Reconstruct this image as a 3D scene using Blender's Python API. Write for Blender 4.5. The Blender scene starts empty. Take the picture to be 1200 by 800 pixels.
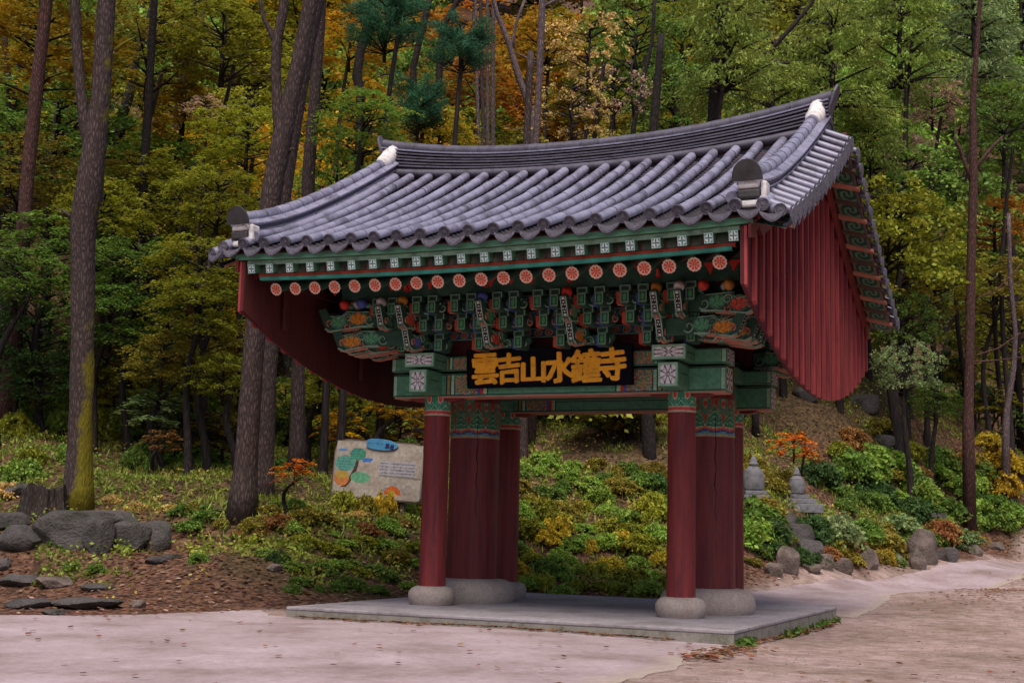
import bpy, math, random
import numpy as np
from mathutils import Vector, Matrix, Euler
random.seed(7); rng = np.random.default_rng(11)
PI = math.pi
sc = bpy.context.scene
C = sc.collection

# ------------------------------------------------------------------ camera, sky, sun
CAM = np.array([7.972, -20.923, 1.248]); FPX = 1548.857
_y, _p, _r = np.radians([24.206, 8.057, 1.393])
FW = np.array([-np.sin(_y)*np.cos(_p), np.cos(_y)*np.cos(_p), np.sin(_p)])
RT0 = np.array([np.cos(_y), np.sin(_y), 0.0]); UP0 = np.cross(RT0, FW)
RT = RT0*np.cos(_r)+UP0*np.sin(_r); UPV = -RT0*np.sin(_r)+UP0*np.cos(_r)
cam_d = bpy.data.cameras.new('camera'); cam = bpy.data.objects.new('camera', cam_d); C.objects.link(cam)
cam_d.sensor_width = 36; cam_d.lens = FPX/1200*36; cam_d.clip_end = 2000; cam_d.clip_start = 0.1
m = Matrix.Identity(4)
for i in range(3):
    m[i][0] = RT[i]; m[i][1] = UPV[i]; m[i][2] = -FW[i]; m[i][3] = CAM[i]
cam.matrix_world = m; sc.camera = cam
SUN_EL, SUN_ROT = math.radians(60), math.radians(158)
w = bpy.data.worlds.new('World'); sc.world = w; w.use_nodes = True
nt = w.node_tree; nt.nodes.clear()
sky = nt.nodes.new('ShaderNodeTexSky'); sky.sky_type = 'NISHITA'; sky.sun_disc = False
sky.sun_elevation = SUN_EL; sky.sun_rotation = SUN_ROT; sky.air_density = 1.0; sky.dust_density = 3.0; sky.ozone_density = 1.0
bg = nt.nodes.new('ShaderNodeBackground'); bg.inputs[1].default_value = 0.10
wo = nt.nodes.new('ShaderNodeOutputWorld')
nt.links.new(sky.outputs[0], bg.inputs[0]); nt.links.new(bg.outputs[0], wo.inputs[0])
sd = bpy.data.lights.new('sun', 'SUN'); sd.energy = 2.9; sd.angle = math.radians(32); sd.color = (1, .93, .82)
so = bpy.data.objects.new('sun', sd); C.objects.link(so)
sdir = Vector((math.sin(SUN_ROT)*math.cos(SUN_EL), math.cos(SUN_ROT)*math.cos(SUN_EL), math.sin(SUN_EL)))
so.rotation_euler = sdir.to_track_quat('Z', 'Y').to_euler()
sc.view_settings.view_transform = 'Standard'; sc.view_settings.look = 'None'
sc.view_settings.exposure = 0.36; sc.view_settings.gamma = 1.0; sc.view_settings.use_curve_mapping = False
sc.cycles.max_bounces = 6; sc.cycles.diffuse_bounces = 3; sc.cycles.transmission_bounces = 3; sc.cycles.transparent_max_bounces = 4

# ------------------------------------------------------------------ materials
def nodemat(name):
    m = bpy.data.materials.new(name); m.use_nodes = True
    t = m.node_tree; b = t.nodes['Principled BSDF']
    return m, t, b
def N(t, typ, **kw):
    n = t.nodes.new(typ)
    for k, v in kw.items(): setattr(n, k, v)
    return n
def ramp(t, fac, stops):
    r = N(t, 'ShaderNodeValToRGB'); e = r.color_ramp.elements
    while len(e) > 1: e.remove(e[-1])
    e[0].position = stops[0][0]; e[0].color = (*stops[0][1], 1)
    for p, c in stops[1:]:
        x = e.new(p); x.color = (*c, 1)
    t.links.new(fac, r.inputs[0]); return r
def noise(t, vec, scale, detail=5, rough=.6):
    n = N(t, 'ShaderNodeTexNoise'); n.inputs['Scale'].default_value = scale
    n.inputs['Detail'].default_value = detail; n.inputs['Roughness'].default_value = rough
    if vec: t.links.new(vec, n.inputs['Vector'])
    return n
def mix(t, f, a, b, mode='MIX'):
    x = N(t, 'ShaderNodeMix', data_type='RGBA', blend_type=mode)
    for i, v in ((0, f), (6, a), (7, b)):
        if hasattr(v, 'is_linked'): t.links.new(v, x.inputs[i])
        else: x.inputs[i].default_value = v if i == 0 else (*v[:3], 1)
    return x.outputs[2]
def bump(t, b, h, strength=.3, dist=.01):
    n = N(t, 'ShaderNodeBump'); n.inputs['Strength'].default_value = strength; n.inputs['Distance'].default_value = dist
    t.links.new(h, n.inputs['Height']); t.links.new(n.outputs[0], b.inputs['Normal'])
def surf(name, col, rough=.6, var=.25, scale=6, bs=.2, bd=.01, stretch=(1, 1, 1), alt=None, spec=.4, ob=False):
    """plain material: colour broken by noise towards alt, with fine relief"""
    m, t, b = nodemat(name)
    tc = N(t, 'ShaderNodeTexCoord'); mp = N(t, 'ShaderNodeMapping'); mp.inputs['Scale'].default_value = stretch
    t.links.new(tc.outputs['Object'], mp.inputs[0])
    oi = N(t, 'ShaderNodeObjectInfo')
    ad = N(t, 'ShaderNodeVectorMath', operation='ADD'); t.links.new(mp.outputs[0], ad.inputs[0])
    sm = N(t, 'ShaderNodeMath', operation='MULTIPLY'); sm.inputs[1].default_value = 37.0
    t.links.new(oi.outputs['Random'], sm.inputs[0]); t.links.new(sm.outputs[0], ad.inputs[1])
    v = ad.outputs[0]
    n1 = noise(t, v, scale); n2 = noise(t, v, scale*9, 4)
    alt = alt or tuple(c*(1-var*1.6) for c in col)
    r = ramp(t, n1.outputs[0], [(.3, alt), (.52, col), (.75, tuple(min(1, c*(1+var*.5)) for c in col))])
    r2 = ramp(t, n2.outputs[0], [(.3, (.75,)*3), (.7, (1.12,)*3)])
    c = mix(t, 1.0, r.outputs[0], r2.outputs[0], 'MULTIPLY')
    hv = N(t, 'ShaderNodeHueSaturation'); t.links.new(c, hv.inputs['Color'])
    mr = N(t, 'ShaderNodeMapRange'); mr.inputs[3].default_value = 1-var*.35; mr.inputs[4].default_value = 1+var*.35
    t.links.new(oi.outputs['Random'], mr.inputs[0]); t.links.new(mr.outputs[0], hv.inputs['Value'])
    t.links.new(hv.outputs[0], b.inputs['Base Color'])
    b.inputs['Roughness'].default_value = rough; b.inputs['Specular IOR Level'].default_value = spec
    bump(t, b, n2.outputs[0], bs, bd)
    return m
MT = {}
MT['tile'] = surf('roof_tile_clay', (.245, .23, .32), .36, .30, 2.5, .25, .004, alt=(.10, .088, .12), spec=.4)
MT['tile_dark'] = surf('dark_tile_clay', (.085, .075, .10), .55, .35, 6, .3, .004, alt=(.045, .036, .045))
MT['tile_end'] = surf('carved_tile_end', (.105, .092, .125), .6, .35, 30, .9, .012, alt=(.045, .036, .05))
MT['tile_ridge'] = surf('ridge_tile_clay', (.095, .084, .118), .5, .35, 5, .3, .004, alt=(.05, .04, .055))
MT['gutter'] = surf('gutter_tile_clay', (.06, .053, .07), .6, .3, 8, .3, .004, alt=(.12, .09, .11))
MT['tile_black'] = surf('soot_dark_tile', (.040, .034, .037), .55, .35, 6, .3, .004, alt=(.02, .016, .017))
MT['plaster'] = surf('lime_plaster', (.66, .61, .62), .85, .25, 9, .5, .01, alt=(.42, .36, .33))
MT['red'] = surf('red_oxide_wood', (.165, .020, .020), .55, .5, 2.2, .35, .004, (6, 6, .5), alt=(.085, .010, .018), spec=.35)
MT['redboard'] = surf('faded_red_plank', (.29, .042, .044), .6, .55, 2.2, .45, .005, (7, 7, .5), alt=(.155, .018, .028), spec=.3)
MT['redplank'] = surf('shaded_worn_plank', (.10, .014, .019), .7, .42, 2.2, .45, .005, (7, 7, .5), alt=(.07, .010, .015), spec=.25)  # planks darkened for the shade between battens that catch the light
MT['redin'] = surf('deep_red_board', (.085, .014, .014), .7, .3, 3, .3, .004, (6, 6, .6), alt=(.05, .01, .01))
MT['green'] = surf('weathered_green_paint', (.09, .24, .15), .65, .3, 3, .4, .004, (1, 6, 6), alt=(.05, .115, .07))
MT['green_dk'] = surf('dark_green_paint', (.028, .085, .055), .7, .3, 4, .3, .004, alt=(.014, .040, .028))
MT['green_lt'] = surf('pale_green_trim', (.24, .40, .29), .65, .25, 5, .3, .003, alt=(.10, .17, .12))
MT['teal'] = surf('teal_paint', (.04, .30, .23), .6, .2, 4, .2, .003)
MT['orange'] = surf('orange_red_paint', (.55, .07, .03), .6, .2, 4, .2, .003)
MT['salmon'] = surf('salmon_paint', (.52, .20, .14), .6, .2, 4, .2, .003)
MT['brown'] = surf('brown_rafter_wood', (.10, .06, .045), .7, .3, 4, .3, .003, (6, 1, 6))
MT['blue'] = surf('blue_paint', (.06, .09, .36), .6, .2, 6, .2, .003)
MT['yellow'] = surf('ochre_yellow_paint', (.48, .20, .03), .6, .2, 6, .2, .003)
MT['white'] = surf('off_white_paint', (.58, .54, .52), .6, .2, 6, .2, .003)
MT['redbulb'] = surf('bright_red_paint', (.55, .035, .02), .5, .15, 6, .2, .003)
MT['black'] = surf('black_blue_lacquer', (.005, .005, .009), .85, .2, 4, .2, .003, spec=.08)
MT['gold'] = surf('orange_gold_lettering', (.98, .43, .012), .6, .16, 7, .3, .003)
MT['granite'] = surf('pale_granite', (.34, .275, .25), .8, .22, 3, .5, .006, alt=(.28, .21, .19))
MT['stonegrey'] = surf('grey_carved_stone', (.19, .18, .20), .85, .32, 7, .8, .02, alt=(.09, .085, .09))
MT['rock'] = surf('mossy_grey_rock', (.082, .070, .070), .9, .5, 2.2, 1, .06, alt=(.028, .028, .014))
MT['rockwarm'] = surf('warm_brown_rock', (.17, .125, .11), .9, .5, 2.2, 1, .05, alt=(.06, .045, .035))
MT['slab'] = surf('worn_concrete_slab', (.28, .245, .27), .8, .25, 1.2, .35, .004, alt=(.18, .15, .155))
MT['kerb'] = surf('stained_concrete_edge', (.25, .225, .20), .85, .35, 5, .5, .006, alt=(.12, .11, .08))
MT['grit'] = surf('pale_grit', (.27, .21, .18), .9, .4, 9, .5, .01)
MT['metal'] = surf('dull_brown_metal', (.07, .05, .045), .5, .2, 5)
def paint_mat(name, rough=.6):
    m, t, b = nodemat(name)
    a = N(t, 'ShaderNodeVertexColor'); a.layer_name = 'print'
    tc = N(t, 'ShaderNodeTexCoord'); n = noise(t, tc.outputs['Object'], 14, 5)
    r = ramp(t, n.outputs[0], [(.3, (.72,)*3), (.62, (1.15,)*3)])
    t.links.new(mix(t, 1.0, a.outputs[0], r.outputs[0], 'MULTIPLY'), b.inputs['Base Color'])
    b.inputs['Roughness'].default_value = rough; b.inputs['Specular IOR Level'].default_value = .3
    bump(t, b, n.outputs[0], .2, .003)
    return m
MT['paint'] = paint_mat('painted_ornament')

def bark(name, col, alt, moss=None):
    m, t, b = nodemat(name)
    tc = N(t, 'ShaderNodeTexCoord'); mp = N(t, 'ShaderNodeMapping'); mp.inputs['Scale'].default_value = (15, 15, 3.6)
    t.links.new(tc.outputs['Object'], mp.inputs[0])
    n0 = noise(t, mp.outputs[0], .8, 4)
    va = mix(t, .12, mp.outputs[0], n0.outputs['Color'], 'LINEAR_LIGHT')
    vo = N(t, 'ShaderNodeTexVoronoi', feature='DISTANCE_TO_EDGE'); vo.inputs['Scale'].default_value = 1.3
    t.links.new(va, vo.inputs['Vector'])
    n2 = noise(t, mp.outputs[0], 3.5, 6, .7)
    r = ramp(t, vo.outputs['Distance'], [(0, tuple(c*.35 for c in col)), (.10, alt), (.35, col)])
    r2 = ramp(t, n2.outputs[0], [(.28, (.45,)*3), (.7, (1.35,)*3)])
    c = mix(t, 1.0, r.outputs[0], r2.outputs[0], 'MULTIPLY')
    if moss:
        sx = N(t, 'ShaderNodeSeparateXYZ'); t.links.new(tc.outputs['Object'], sx.inputs[0])
        nn = noise(t, tc.outputs['Object'], 2.0, 6)
        # moss on the flank that faces +x and low on the trunk (object space)
        m1 = N(t, 'ShaderNodeMath', operation='MULTIPLY_ADD'); m1.inputs[1].default_value = 2.2; m1.inputs[2].default_value = -.05
        t.links.new(sx.outputs[0], m1.inputs[0])
        m2 = N(t, 'ShaderNodeMath', operation='MULTIPLY_ADD'); m2.inputs[1].default_value = -.22
        t.links.new(sx.outputs[2], m2.inputs[0]); t.links.new(m1.outputs[0], m2.inputs[2])
        m3 = N(t, 'ShaderNodeMath', operation='ADD'); t.links.new(m2.outputs[0], m3.inputs[0]); t.links.new(nn.outputs[0], m3.inputs[1])
        rr = ramp(t, m3.outputs[0], [(.62, (0, 0, 0)), (.8, (1, 1, 1))])
        mc = mix(t, .8, moss, r2.outputs[0], 'MULTIPLY')
        c = mix(t, rr.outputs[0], c, mc)
    t.links.new(c, b.inputs['Base Color']); b.inputs['Roughness'].default_value = .9
    b.inputs['Specular IOR Level'].default_value = .2
    h = N(t, 'ShaderNodeMath', operation='MULTIPLY'); t.links.new(vo.outputs['Distance'], h.inputs[0]); t.links.new(n2.outputs[0], h.inputs[1])
    bump(t, b, h.outputs[0], 1.0, .05)
    return m
MT['bark'] = bark('grey_brown_bark', (.125, .088, .085), (.06, .04, .038))
MT['bark_moss'] = bark('mossy_grey_bark', (.125, .09, .085), (.06, .04, .038), (.17, .14, .012))
MT['bark_red'] = bark('red_pine_bark', (.15, .072, .062), (.07, .035, .032))
MT['bark_dark'] = bark('dark_bark', (.05, .038, .036), (.024, .018, .018))
MT['bark_pale'] = bark('pale_thin_bark', (.22, .16, .17), (.12, .085, .09))

def leafmat(name):
    m, t, b = nodemat(name)
    oi = N(t, 'ShaderNodeObjectInfo'); a = N(t, 'ShaderNodeAttribute'); a.attribute_name = 'tint'
    hv = N(t, 'ShaderNodeHueSaturation')
    mh = N(t, 'ShaderNodeMapRange'); mh.inputs[3].default_value = .465; mh.inputs[4].default_value = .525
    mv = N(t, 'ShaderNodeMapRange'); mv.inputs[3].default_value = 1.5; mv.inputs[4].default_value = .38
    sx = N(t, 'ShaderNodeSeparateColor'); t.links.new(a.outputs['Color'], sx.inputs[0])
    t.links.new(sx.outputs[0], mh.inputs[0]); t.links.new(sx.outputs[1], mv.inputs[0])
    t.links.new(mh.outputs[0], hv.inputs['Hue']); t.links.new(mv.outputs[0], hv.inputs['Value'])
    t.links.new(oi.outputs['Color'], hv.inputs['Color'])
    t.links.new(hv.outputs[0], b.inputs['Base Color']); b.inputs['Roughness'].default_value = .6
    b.inputs['Specular IOR Level'].default_value = .25
    tr = N(t, 'ShaderNodeBsdfTranslucent'); t.links.new(hv.outputs[0], tr.inputs[0])
    ms = N(t, 'ShaderNodeMixShader'); ms.inputs[0].default_value = .35
    t.links.new(b.outputs[0], ms.inputs[1]); t.links.new(tr.outputs[0], ms.inputs[2])
    t.links.new(ms.outputs[0], t.nodes['Material Output'].inputs[0])
    return m
MT['stump'] = bark('dark_mossy_stump', (.075, .055, .045), (.03, .022, .02))
MT['leaf'] = leafmat('leaf')

def ground_mat():
    m, t, b = nodemat('ground_earth')
    a = N(t, 'ShaderNodeVertexColor'); a.layer_name = 'zone'
    sx = N(t, 'ShaderNodeSeparateColor'); t.links.new(a.outputs[0], sx.inputs[0])
    g = N(t, 'ShaderNodeNewGeometry'); P = g.outputs['Position']
    n1 = noise(t, P, .5, 5); n2 = noise(t, P, 4, 6, .7); n3 = noise(t, P, 30, 6, .75)
    vo = N(t, 'ShaderNodeTexVoronoi'); vo.inputs['Scale'].default_value = 14; t.links.new(P, vo.inputs['Vector'])
    gr = ramp(t, n2.outputs[0], [(.3, (.22, .16, .145)), (.5, (.335, .25, .235)), (.68, (.42, .33, .325))])
    gr2 = ramp(t, n1.outputs[0], [(.36, (.68, .63, .55)), (.62, (1.12, 1.05, 1.04))])
    gr3 = ramp(t, n3.outputs[0], [(.3, (.62, .6, .58)), (.66, (1.2, 1.2, 1.2))])
    cg = mix(t, 1, mix(t, 1, gr.outputs[0], gr2.outputs[0], 'MULTIPLY'), gr3.outputs[0], 'MULTIPLY')
    lf = ramp(t, vo.outputs['Color'], [(.2, (.05, .026, .018)), (.5, (.12, .060, .040)), (.8, (.21, .115, .075))])
    lf2 = ramp(t, n2.outputs[0], [(.32, (.5, .45, .42)), (.7, (1.15, 1.1, 1.05))])
    cl = mix(t, 1, lf.outputs[0], lf2.outputs[0], 'MULTIPLY')
    gn = ramp(t, n3.outputs[0], [(.3, (.018, .025, .009)), (.7, (.075, .085, .022))])
    c = mix(t, sx.outputs[0], cl, cg)
    t.links.new(mix(t, sx.outputs[1], c, gn.outputs[0]), b.inputs['Base Color'])
    b.inputs['Roughness'].default_value = .92; b.inputs['Specular IOR Level'].default_value = .2
    ad = N(t, 'ShaderNodeMath', operation='ADD'); t.links.new(n2.outputs[0], ad.inputs[0]); t.links.new(n3.outputs[0], ad.inputs[1])
    bump(t, b, ad.outputs[0], .6, .03)
    return m
MT['ground'] = ground_mat()
def concrete_mat():
    m, t, b = nodemat('lilac_grey_concrete')
    g = N(t, 'ShaderNodeNewGeometry'); P = g.outputs['Position']
    n1 = noise(t, P, .7, 6, .65); n2 = noise(t, P, 9, 6, .75); n3 = noise(t, P, 55, 5, .8)
    r = ramp(t, n1.outputs[0], [(.32, (.22, .155, .15)), (.5, (.335, .25, .265)), (.68, (.41, .32, .35))])
    r2 = ramp(t, n2.outputs[0], [(.3, (.78, .76, .74)), (.65, (1.1, 1.1, 1.1))])
    r3 = ramp(t, n3.outputs[0], [(.28, (.6, .58, .56)), (.45, (1, 1, 1)), (.7, (1.12, 1.12, 1.12))])
    ea = N(t, 'ShaderNodeVertexColor'); ea.layer_name = 'edge'; es = N(t, 'ShaderNodeSeparateColor'); t.links.new(ea.outputs[0], es.inputs[0])
    n4 = noise(t, P, 2.2, 7, .7); em = N(t, 'ShaderNodeMath', operation='ADD'); t.links.new(es.outputs[0], em.inputs[0]); t.links.new(n4.outputs[0], em.inputs[1])
    er = ramp(t, em.outputs[0], [(.60, (0, 0, 0)), (.95, (1, 1, 1))])
    cc_ = mix(t, er.outputs[0], (.36, .28, .245), r.outputs[0])
    t.links.new(mix(t, 1, mix(t, 1, cc_, r2.outputs[0], 'MULTIPLY'), r3.outputs[0], 'MULTIPLY'), b.inputs['Base Color'])
    b.inputs['Roughness'].default_value = .85
    ad = N(t, 'ShaderNodeMath', operation='ADD'); t.links.new(n2.outputs[0], ad.inputs[0]); t.links.new(n3.outputs[0], ad.inputs[1])
    bump(t, b, ad.outputs[0], .45, .01)
    return m
MT['concrete'] = concrete_mat()

# ------------------------------------------------------------------ mesh helpers
def tag(o, label=None, cat=None, group=None, kind=None):
    if label: o['label'] = label
    if cat: o['category'] = cat
    if group: o['group'] = group
    if kind: o['kind'] = kind
    return o
def empty(name, loc, label=None, cat=None, group=None, rz=0):
    o = bpy.data.objects.new(name, None); C.objects.link(o); o.location = loc; o.rotation_euler = (0, 0, rz)
    o.empty_display_size = .3
    return tag(o, label, cat, group)
class MB:
    def __init__(s): s.v = []; s.f = []
    def add(s, vs, fs):
        k = len(s.v); s.v += [tuple(map(float, p)) for p in vs]; s.f += [tuple(i+k for i in q) for q in fs]; return s
    def box(s, a, b, M=None):
        x0, y0, z0 = a; x1, y1, z1 = b
        vs = [(x0, y0, z0), (x1, y0, z0), (x1, y1, z0), (x0, y1, z0), (x0, y0, z1), (x1, y0, z1), (x1, y1, z1), (x0, y1, z1)]
        if M: vs = [M @ Vector(p) for p in vs]
        return s.add(vs, [(3, 2, 1, 0), (4, 5, 6, 7), (0, 1, 5, 4), (1, 2, 6, 5), (2, 3, 7, 6), (3, 0, 4, 7)])
    def prism(s, poly, a, b, axis='x', M=None):
        """polygon in the plane across axis, extruded from a to b"""
        n = len(poly)
        def P(u, v, h): return {'x': (h, u, v), 'y': (u, h, v), 'z': (u, v, h)}[axis]
        vs = [P(u, v, a) for u, v in poly]+[P(u, v, b) for u, v in poly]
        if M: vs = [M @ Vector(p) for p in vs]
        fs = [tuple(range(n-1, -1, -1)), tuple(range(n, 2*n))]+[(i, (i+1) % n, (i+1) % n+n, i+n) for i in range(n)]
        return s.add(vs, fs)
    def tube(s, path, rad, seg=8, cap=True, rough=0, flat=None):
        path = [Vector(p) for p in path]; n = len(path); rad = rad if hasattr(rad, '__len__') else [rad]*n
        vs = []; up = None
        for i, p in enumerate(path):
            d = (path[min(i+1, n-1)]-path[max(i-1, 0)]).normalized()
            if up is None: up = d.orthogonal().normalized()
            up = (up-d*up.dot(d)).normalized(); sd_ = d.cross(up)
            for k in range(seg):
                a = 2*PI*k/seg; r = rad[i]*(1+rough*(random.random()-.5)*2)
                vs.append(p+(up*math.cos(a)+sd_*math.sin(a))*r)
        fs = [(i*seg+k, i*seg+(k+1) % seg, (i+1)*seg+(k+1) % seg, (i+1)*seg+k) for i in range(n-1) for k in range(seg)]
        if cap: fs += [tuple(range(seg-1, -1, -1)), tuple((n-1)*seg+k for k in range(seg))]
        return s.add(vs, fs)
    def lathe(s, prof, c=(0, 0, 0), seg=32, ry=1):
        vs = [(c[0]+r*math.cos(2*PI*k/seg), c[1]+r*math.sin(2*PI*k/seg), c[2]+z) for r, z in prof for k in range(seg)]
        n = len(prof)
        fs = [(i*seg+k, i*seg+(k+1) % seg, (i+1)*seg+(k+1) % seg, (i+1)*seg+k) for i in range(n-1) for k in range(seg)]
        fs += [tuple(range(seg-1, -1, -1)), tuple((n-1)*seg+k for k in range(seg))]
        return s.add(vs, fs)
    def mesh(s, name, mat, smooth=False):
        me = bpy.data.meshes.new(name); me.from_pydata(s.v, [], s.f); me.materials.append(MT[mat] if isinstance(mat, str) else mat)
        if smooth:
            me.polygons.foreach_set('use_smooth', [True]*len(me.polygons))
            if smooth != 'all': me.set_sharp_from_angle(angle=math.radians(40))
        me.update(); return me
    def build(s, name, mat, parent=None, smooth=False, bevel=0):
        return put(name, s.mesh(name, mat, smooth), parent, bevel)
def put(name, me, parent=None, bevel=0, M=None):
    o = bpy.data.objects.new(name, me); C.objects.link(o)
    if parent: o.parent = parent
    if M is not None: o.matrix_local = M
    if bevel:
        b = o.modifiers.new('bevel', 'BEVEL'); b.width = bevel; b.segments = 2; b.limit_method = 'ANGLE'; b.angle_limit = math.radians(35)
    return o
def painted(name, grid, func, nu, nv, mat='paint'):
    """grid(u,v)->point, func(u,v)->colour, u,v in 0..1: a finely divided sheet carrying flat print"""
    vs = [grid(i/nu, j/nv) for j in range(nv+1) for i in range(nu+1)]
    fs = [(j*(nu+1)+i, j*(nu+1)+i+1, (j+1)*(nu+1)+i+1, (j+1)*(nu+1)+i) for j in range(nv) for i in range(nu)]
    me = bpy.data.meshes.new(name); me.from_pydata(vs, [], fs); me.materials.append(MT[mat])
    ca = me.color_attributes.new('print', 'FLOAT_COLOR', 'CORNER')
    cols = []
    for j in range(nv):
        for i in range(nu):
            c = func((i+.5)/nu, (j+.5)/nv); cols += [c[0], c[1], c[2], 1]*4
    ca.data.foreach_set('color', cols)
    return me
G_, GD_, GL_ = (.085, .24, .15), (.02, .065, .045), (.28, .48, .34)
RD_, OR_, WH_, BK_, BL_, YE_, PU_ = (.42, .03, .03), (.55, .12, .03), (.62, .58, .60), (.015, .012, .02), (.05, .09, .33), (.50, .30, .06), (.05, .025, .07)

# ------------------------------------------------------------------ terrain
TP = np.array([(8, -21, -.32), (0, -22, -.3), (18, -16, -.35), (-10, -16, -.2), (-.6, -12, -.2), (7, -6, -.2), (-7.2, -8.0, -.15), (-5.8, -7, -.14), (-5, -4.6, -.14),
 (-4.5, -.5, -.1), (-4.1, -2.8, -.13), (0, -4, -.13), (3.6, -3.7, -.2), (3.7, 3.5, -.2), (0, 4.4, -.1), (-3.6, 3.9, -.08), (-9.2, -1.6, .70), (-8.4, -3.4, .22), (-11.1, -.7, 1.25), (-13, -3, .8),
 (-11.9, 1.1, 1.55), (-8.1, 1.7, 1.35), (-5.8, 2.2, .42), (-9.2, 3.9, 1.8), (-7.1, 5.4, 1.75), (-1.6, 5.6, .05), (-3.6, 10, 2.3), (-.24, 12.9, 2.05), (.7, 14.6, 2.05), (1.2, 8.6, .08), (2.6, 9.0, .05),
 (3.75, 18.9, .72), (5.5, 17.0, .42), (5.2, 11, .15), (5.43, 26.7, 1.0), (4.0, 26.8, 1.15), (1.0, 20.5, 2.3), (1.4, 10.3, .22), (2.2, 13.6, .32), (3.0, 16.2, .5), (4.4, 22.5, .88), (1.2, 16.5, 1.5), (0.2, 11, 1.2), (-6.7, 18.5, 4.8), (-.6, 19.2, 3.5), (3.6, 31, 4.9), (1, 27, 6), (7.5, 6, -.15), (15, 8, -.2), (9, 30, 1.1),
 (9, 45, 3.0), (-12, 10, 3.2), (-19, 6, 3.4), (-24, -6, 2.5), (-25, 12, 7), (-16, 26, 9), (-35, 24, 16), (-24, 45, 22), (-8, 40, 14), (8, 60, 18), (-10, 60, 25), (-40, 50, 32), (20, 45, 7), (22, 20, .6), (28, 0, -.3), (40, 60, 22),
 (-45, 0, 12), (-30, -25, 2)])
def _U(r2): return np.where(r2 > 1e-9, .5*r2*np.log(r2+1e-12), 0)
_P = TP[:, :2]; _n = len(TP)
_K = _U(((_P[:, None]-_P[None])**2).sum(-1))+np.eye(_n)*.5
_Q = np.hstack([np.ones((_n, 1)), _P]); _A = np.zeros((_n+3, _n+3)); _A[:_n, :_n] = _K; _A[:_n, _n:] = _Q; _A[_n:, :_n] = _Q.T
_W = np.linalg.solve(_A, np.concatenate([TP[:, 2], np.zeros(3)]))
def axis_lines(lo, hi, c, fine, grow):
    a = [c]; s = fine
    while a[-1] < hi: a.append(a[-1]+s); s = fine if abs(a[-1]-c) < 16 else s*grow
    b = [c]; s = fine
    while b[-1] > lo: b.append(b[-1]-s); s = fine if abs(b[-1]-c) < 16 else s*grow
    return np.array(b[::-1][:-1]+a)
GX = axis_lines(-420, 420, -1, .22, 1.06); GY = axis_lines(-300, 420, 2, .22, 1.06)
XX, YY = np.meshgrid(GX, GY)
def tps(x, y):
    z = _W[_n]+_W[_n+1]*x+_W[_n+2]*y
    for i in range(_n): z = z+_W[i]*_U((x-_P[i, 0])**2+(y-_P[i, 1])**2)
    return z
_R = np.sqrt((XX+4)**2+(YY-15)**2)
_cx, _cy = np.clip(XX, -48, 42), np.clip(YY, -30, 64)
ZZ = tps(_cx, _cy)+np.maximum(0, YY-64)*.35+np.maximum(0, -48-XX)*.3
_nz = np.zeros_like(ZZ)
for k in range(14):
    a = rng.uniform(0, 2*PI); fq = rng.uniform(.4, 3.2); _nz += np.sin(fq*(XX*np.cos(a)+YY*np.sin(a))+rng.uniform(0, 6))*.05/fq**.8
def seg_dist(x, y, pts):
    d = np.full(np.shape(x), 1e9)
    for (x0, y0), (x1, y1) in zip(pts[:-1], pts[1:]):
        L2 = (x1-x0)**2+(y1-y0)**2; t = np.clip(((x-x0)*(x1-x0)+(y-y0)*(y1-y0))/L2, 0, 1)
        d = np.minimum(d, np.hypot(x-x0-t*(x1-x0), y-y0-t*(y1-y0)))
    return d
def inside(x, y, poly):
    c = np.zeros(np.shape(x), bool); n = len(poly)
    for i in range(n):
        x0, y0 = poly[i]; x1, y1 = poly[(i+1) % n]
        c ^= ((y0 > y) != (y1 > y)) & (x < (x1-x0)*(y-y0)/(y1-y0+1e-12)+x0)
    return c
FLAT = [(-30, -34), (-22, -16), (-9.5, -9.6), (-6.6, -6.75), (-5.45, -5.7), (-4.75, -4.2), (-4.2, -2.9), (-3.5, 0), (-3.3, 3.3), (.4, 4.6), (.7, 8.0), (1.5, 11.3), (2.2, 13.6), (3.1, 16.4), (3.9, 19.3), (4.7, 23), (5.6, 28), (8, 44), (16, 60), (24, 50), (11.5, 26), (8.2, 15), (7.0, 9), (12, 4), (34, 0), (34, -34)]
inflat = inside(XX, YY, FLAT); dflat = np.where(inflat, -1, 1)*seg_dist(XX, YY, FLAT+[FLAT[0]])
amp = np.clip(dflat/3, 0, 1)
ZZ = ZZ+_nz*amp*1.6+.02*_nz
# the level yard: keep the ground just under the slab
def ginterp(A):
    def fn(x, y):
        x = np.asarray(x, float); y = np.asarray(y, float)
        i = np.clip(np.searchsorted(GX, x)-1, 0, len(GX)-2); j = np.clip(np.searchsorted(GY, y)-1, 0, len(GY)-2)
        u = (x-GX[i])/(GX[i+1]-GX[i]); v = (y-GY[j])/(GY[j+1]-GY[j])
        return (A[j, i]*(1-u)+A[j, i+1]*u)*(1-v)+(A[j+1, i]*(1-u)+A[j+1, i+1]*u)*v
    return fn
inpl = inside(XX, YY, [(-3.7, -3.8), (3.7, -3.8), (3.7, 3.8), (-3.7, 3.8)])
ZZ = np.where(inpl, np.minimum(ZZ, -.06), ZZ)
H = ginterp(ZZ); DF = ginterp(dflat)
def hz(x, y): return float(H(x, y))
def sheet(name, X, Y, Z, mat):
    ny, nx = X.shape; me = bpy.data.meshes.new(name); nv = nx*ny
    co = np.stack([X, Y, Z], -1).reshape(-1, 3)
    i, j = np.meshgrid(np.arange(nx-1), np.arange(ny-1)); a = (j*nx+i).ravel()
    q = np.stack([a, a+1, a+nx+1, a+nx], -1)
    return npmesh(name, co, q, mat, True)
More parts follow.
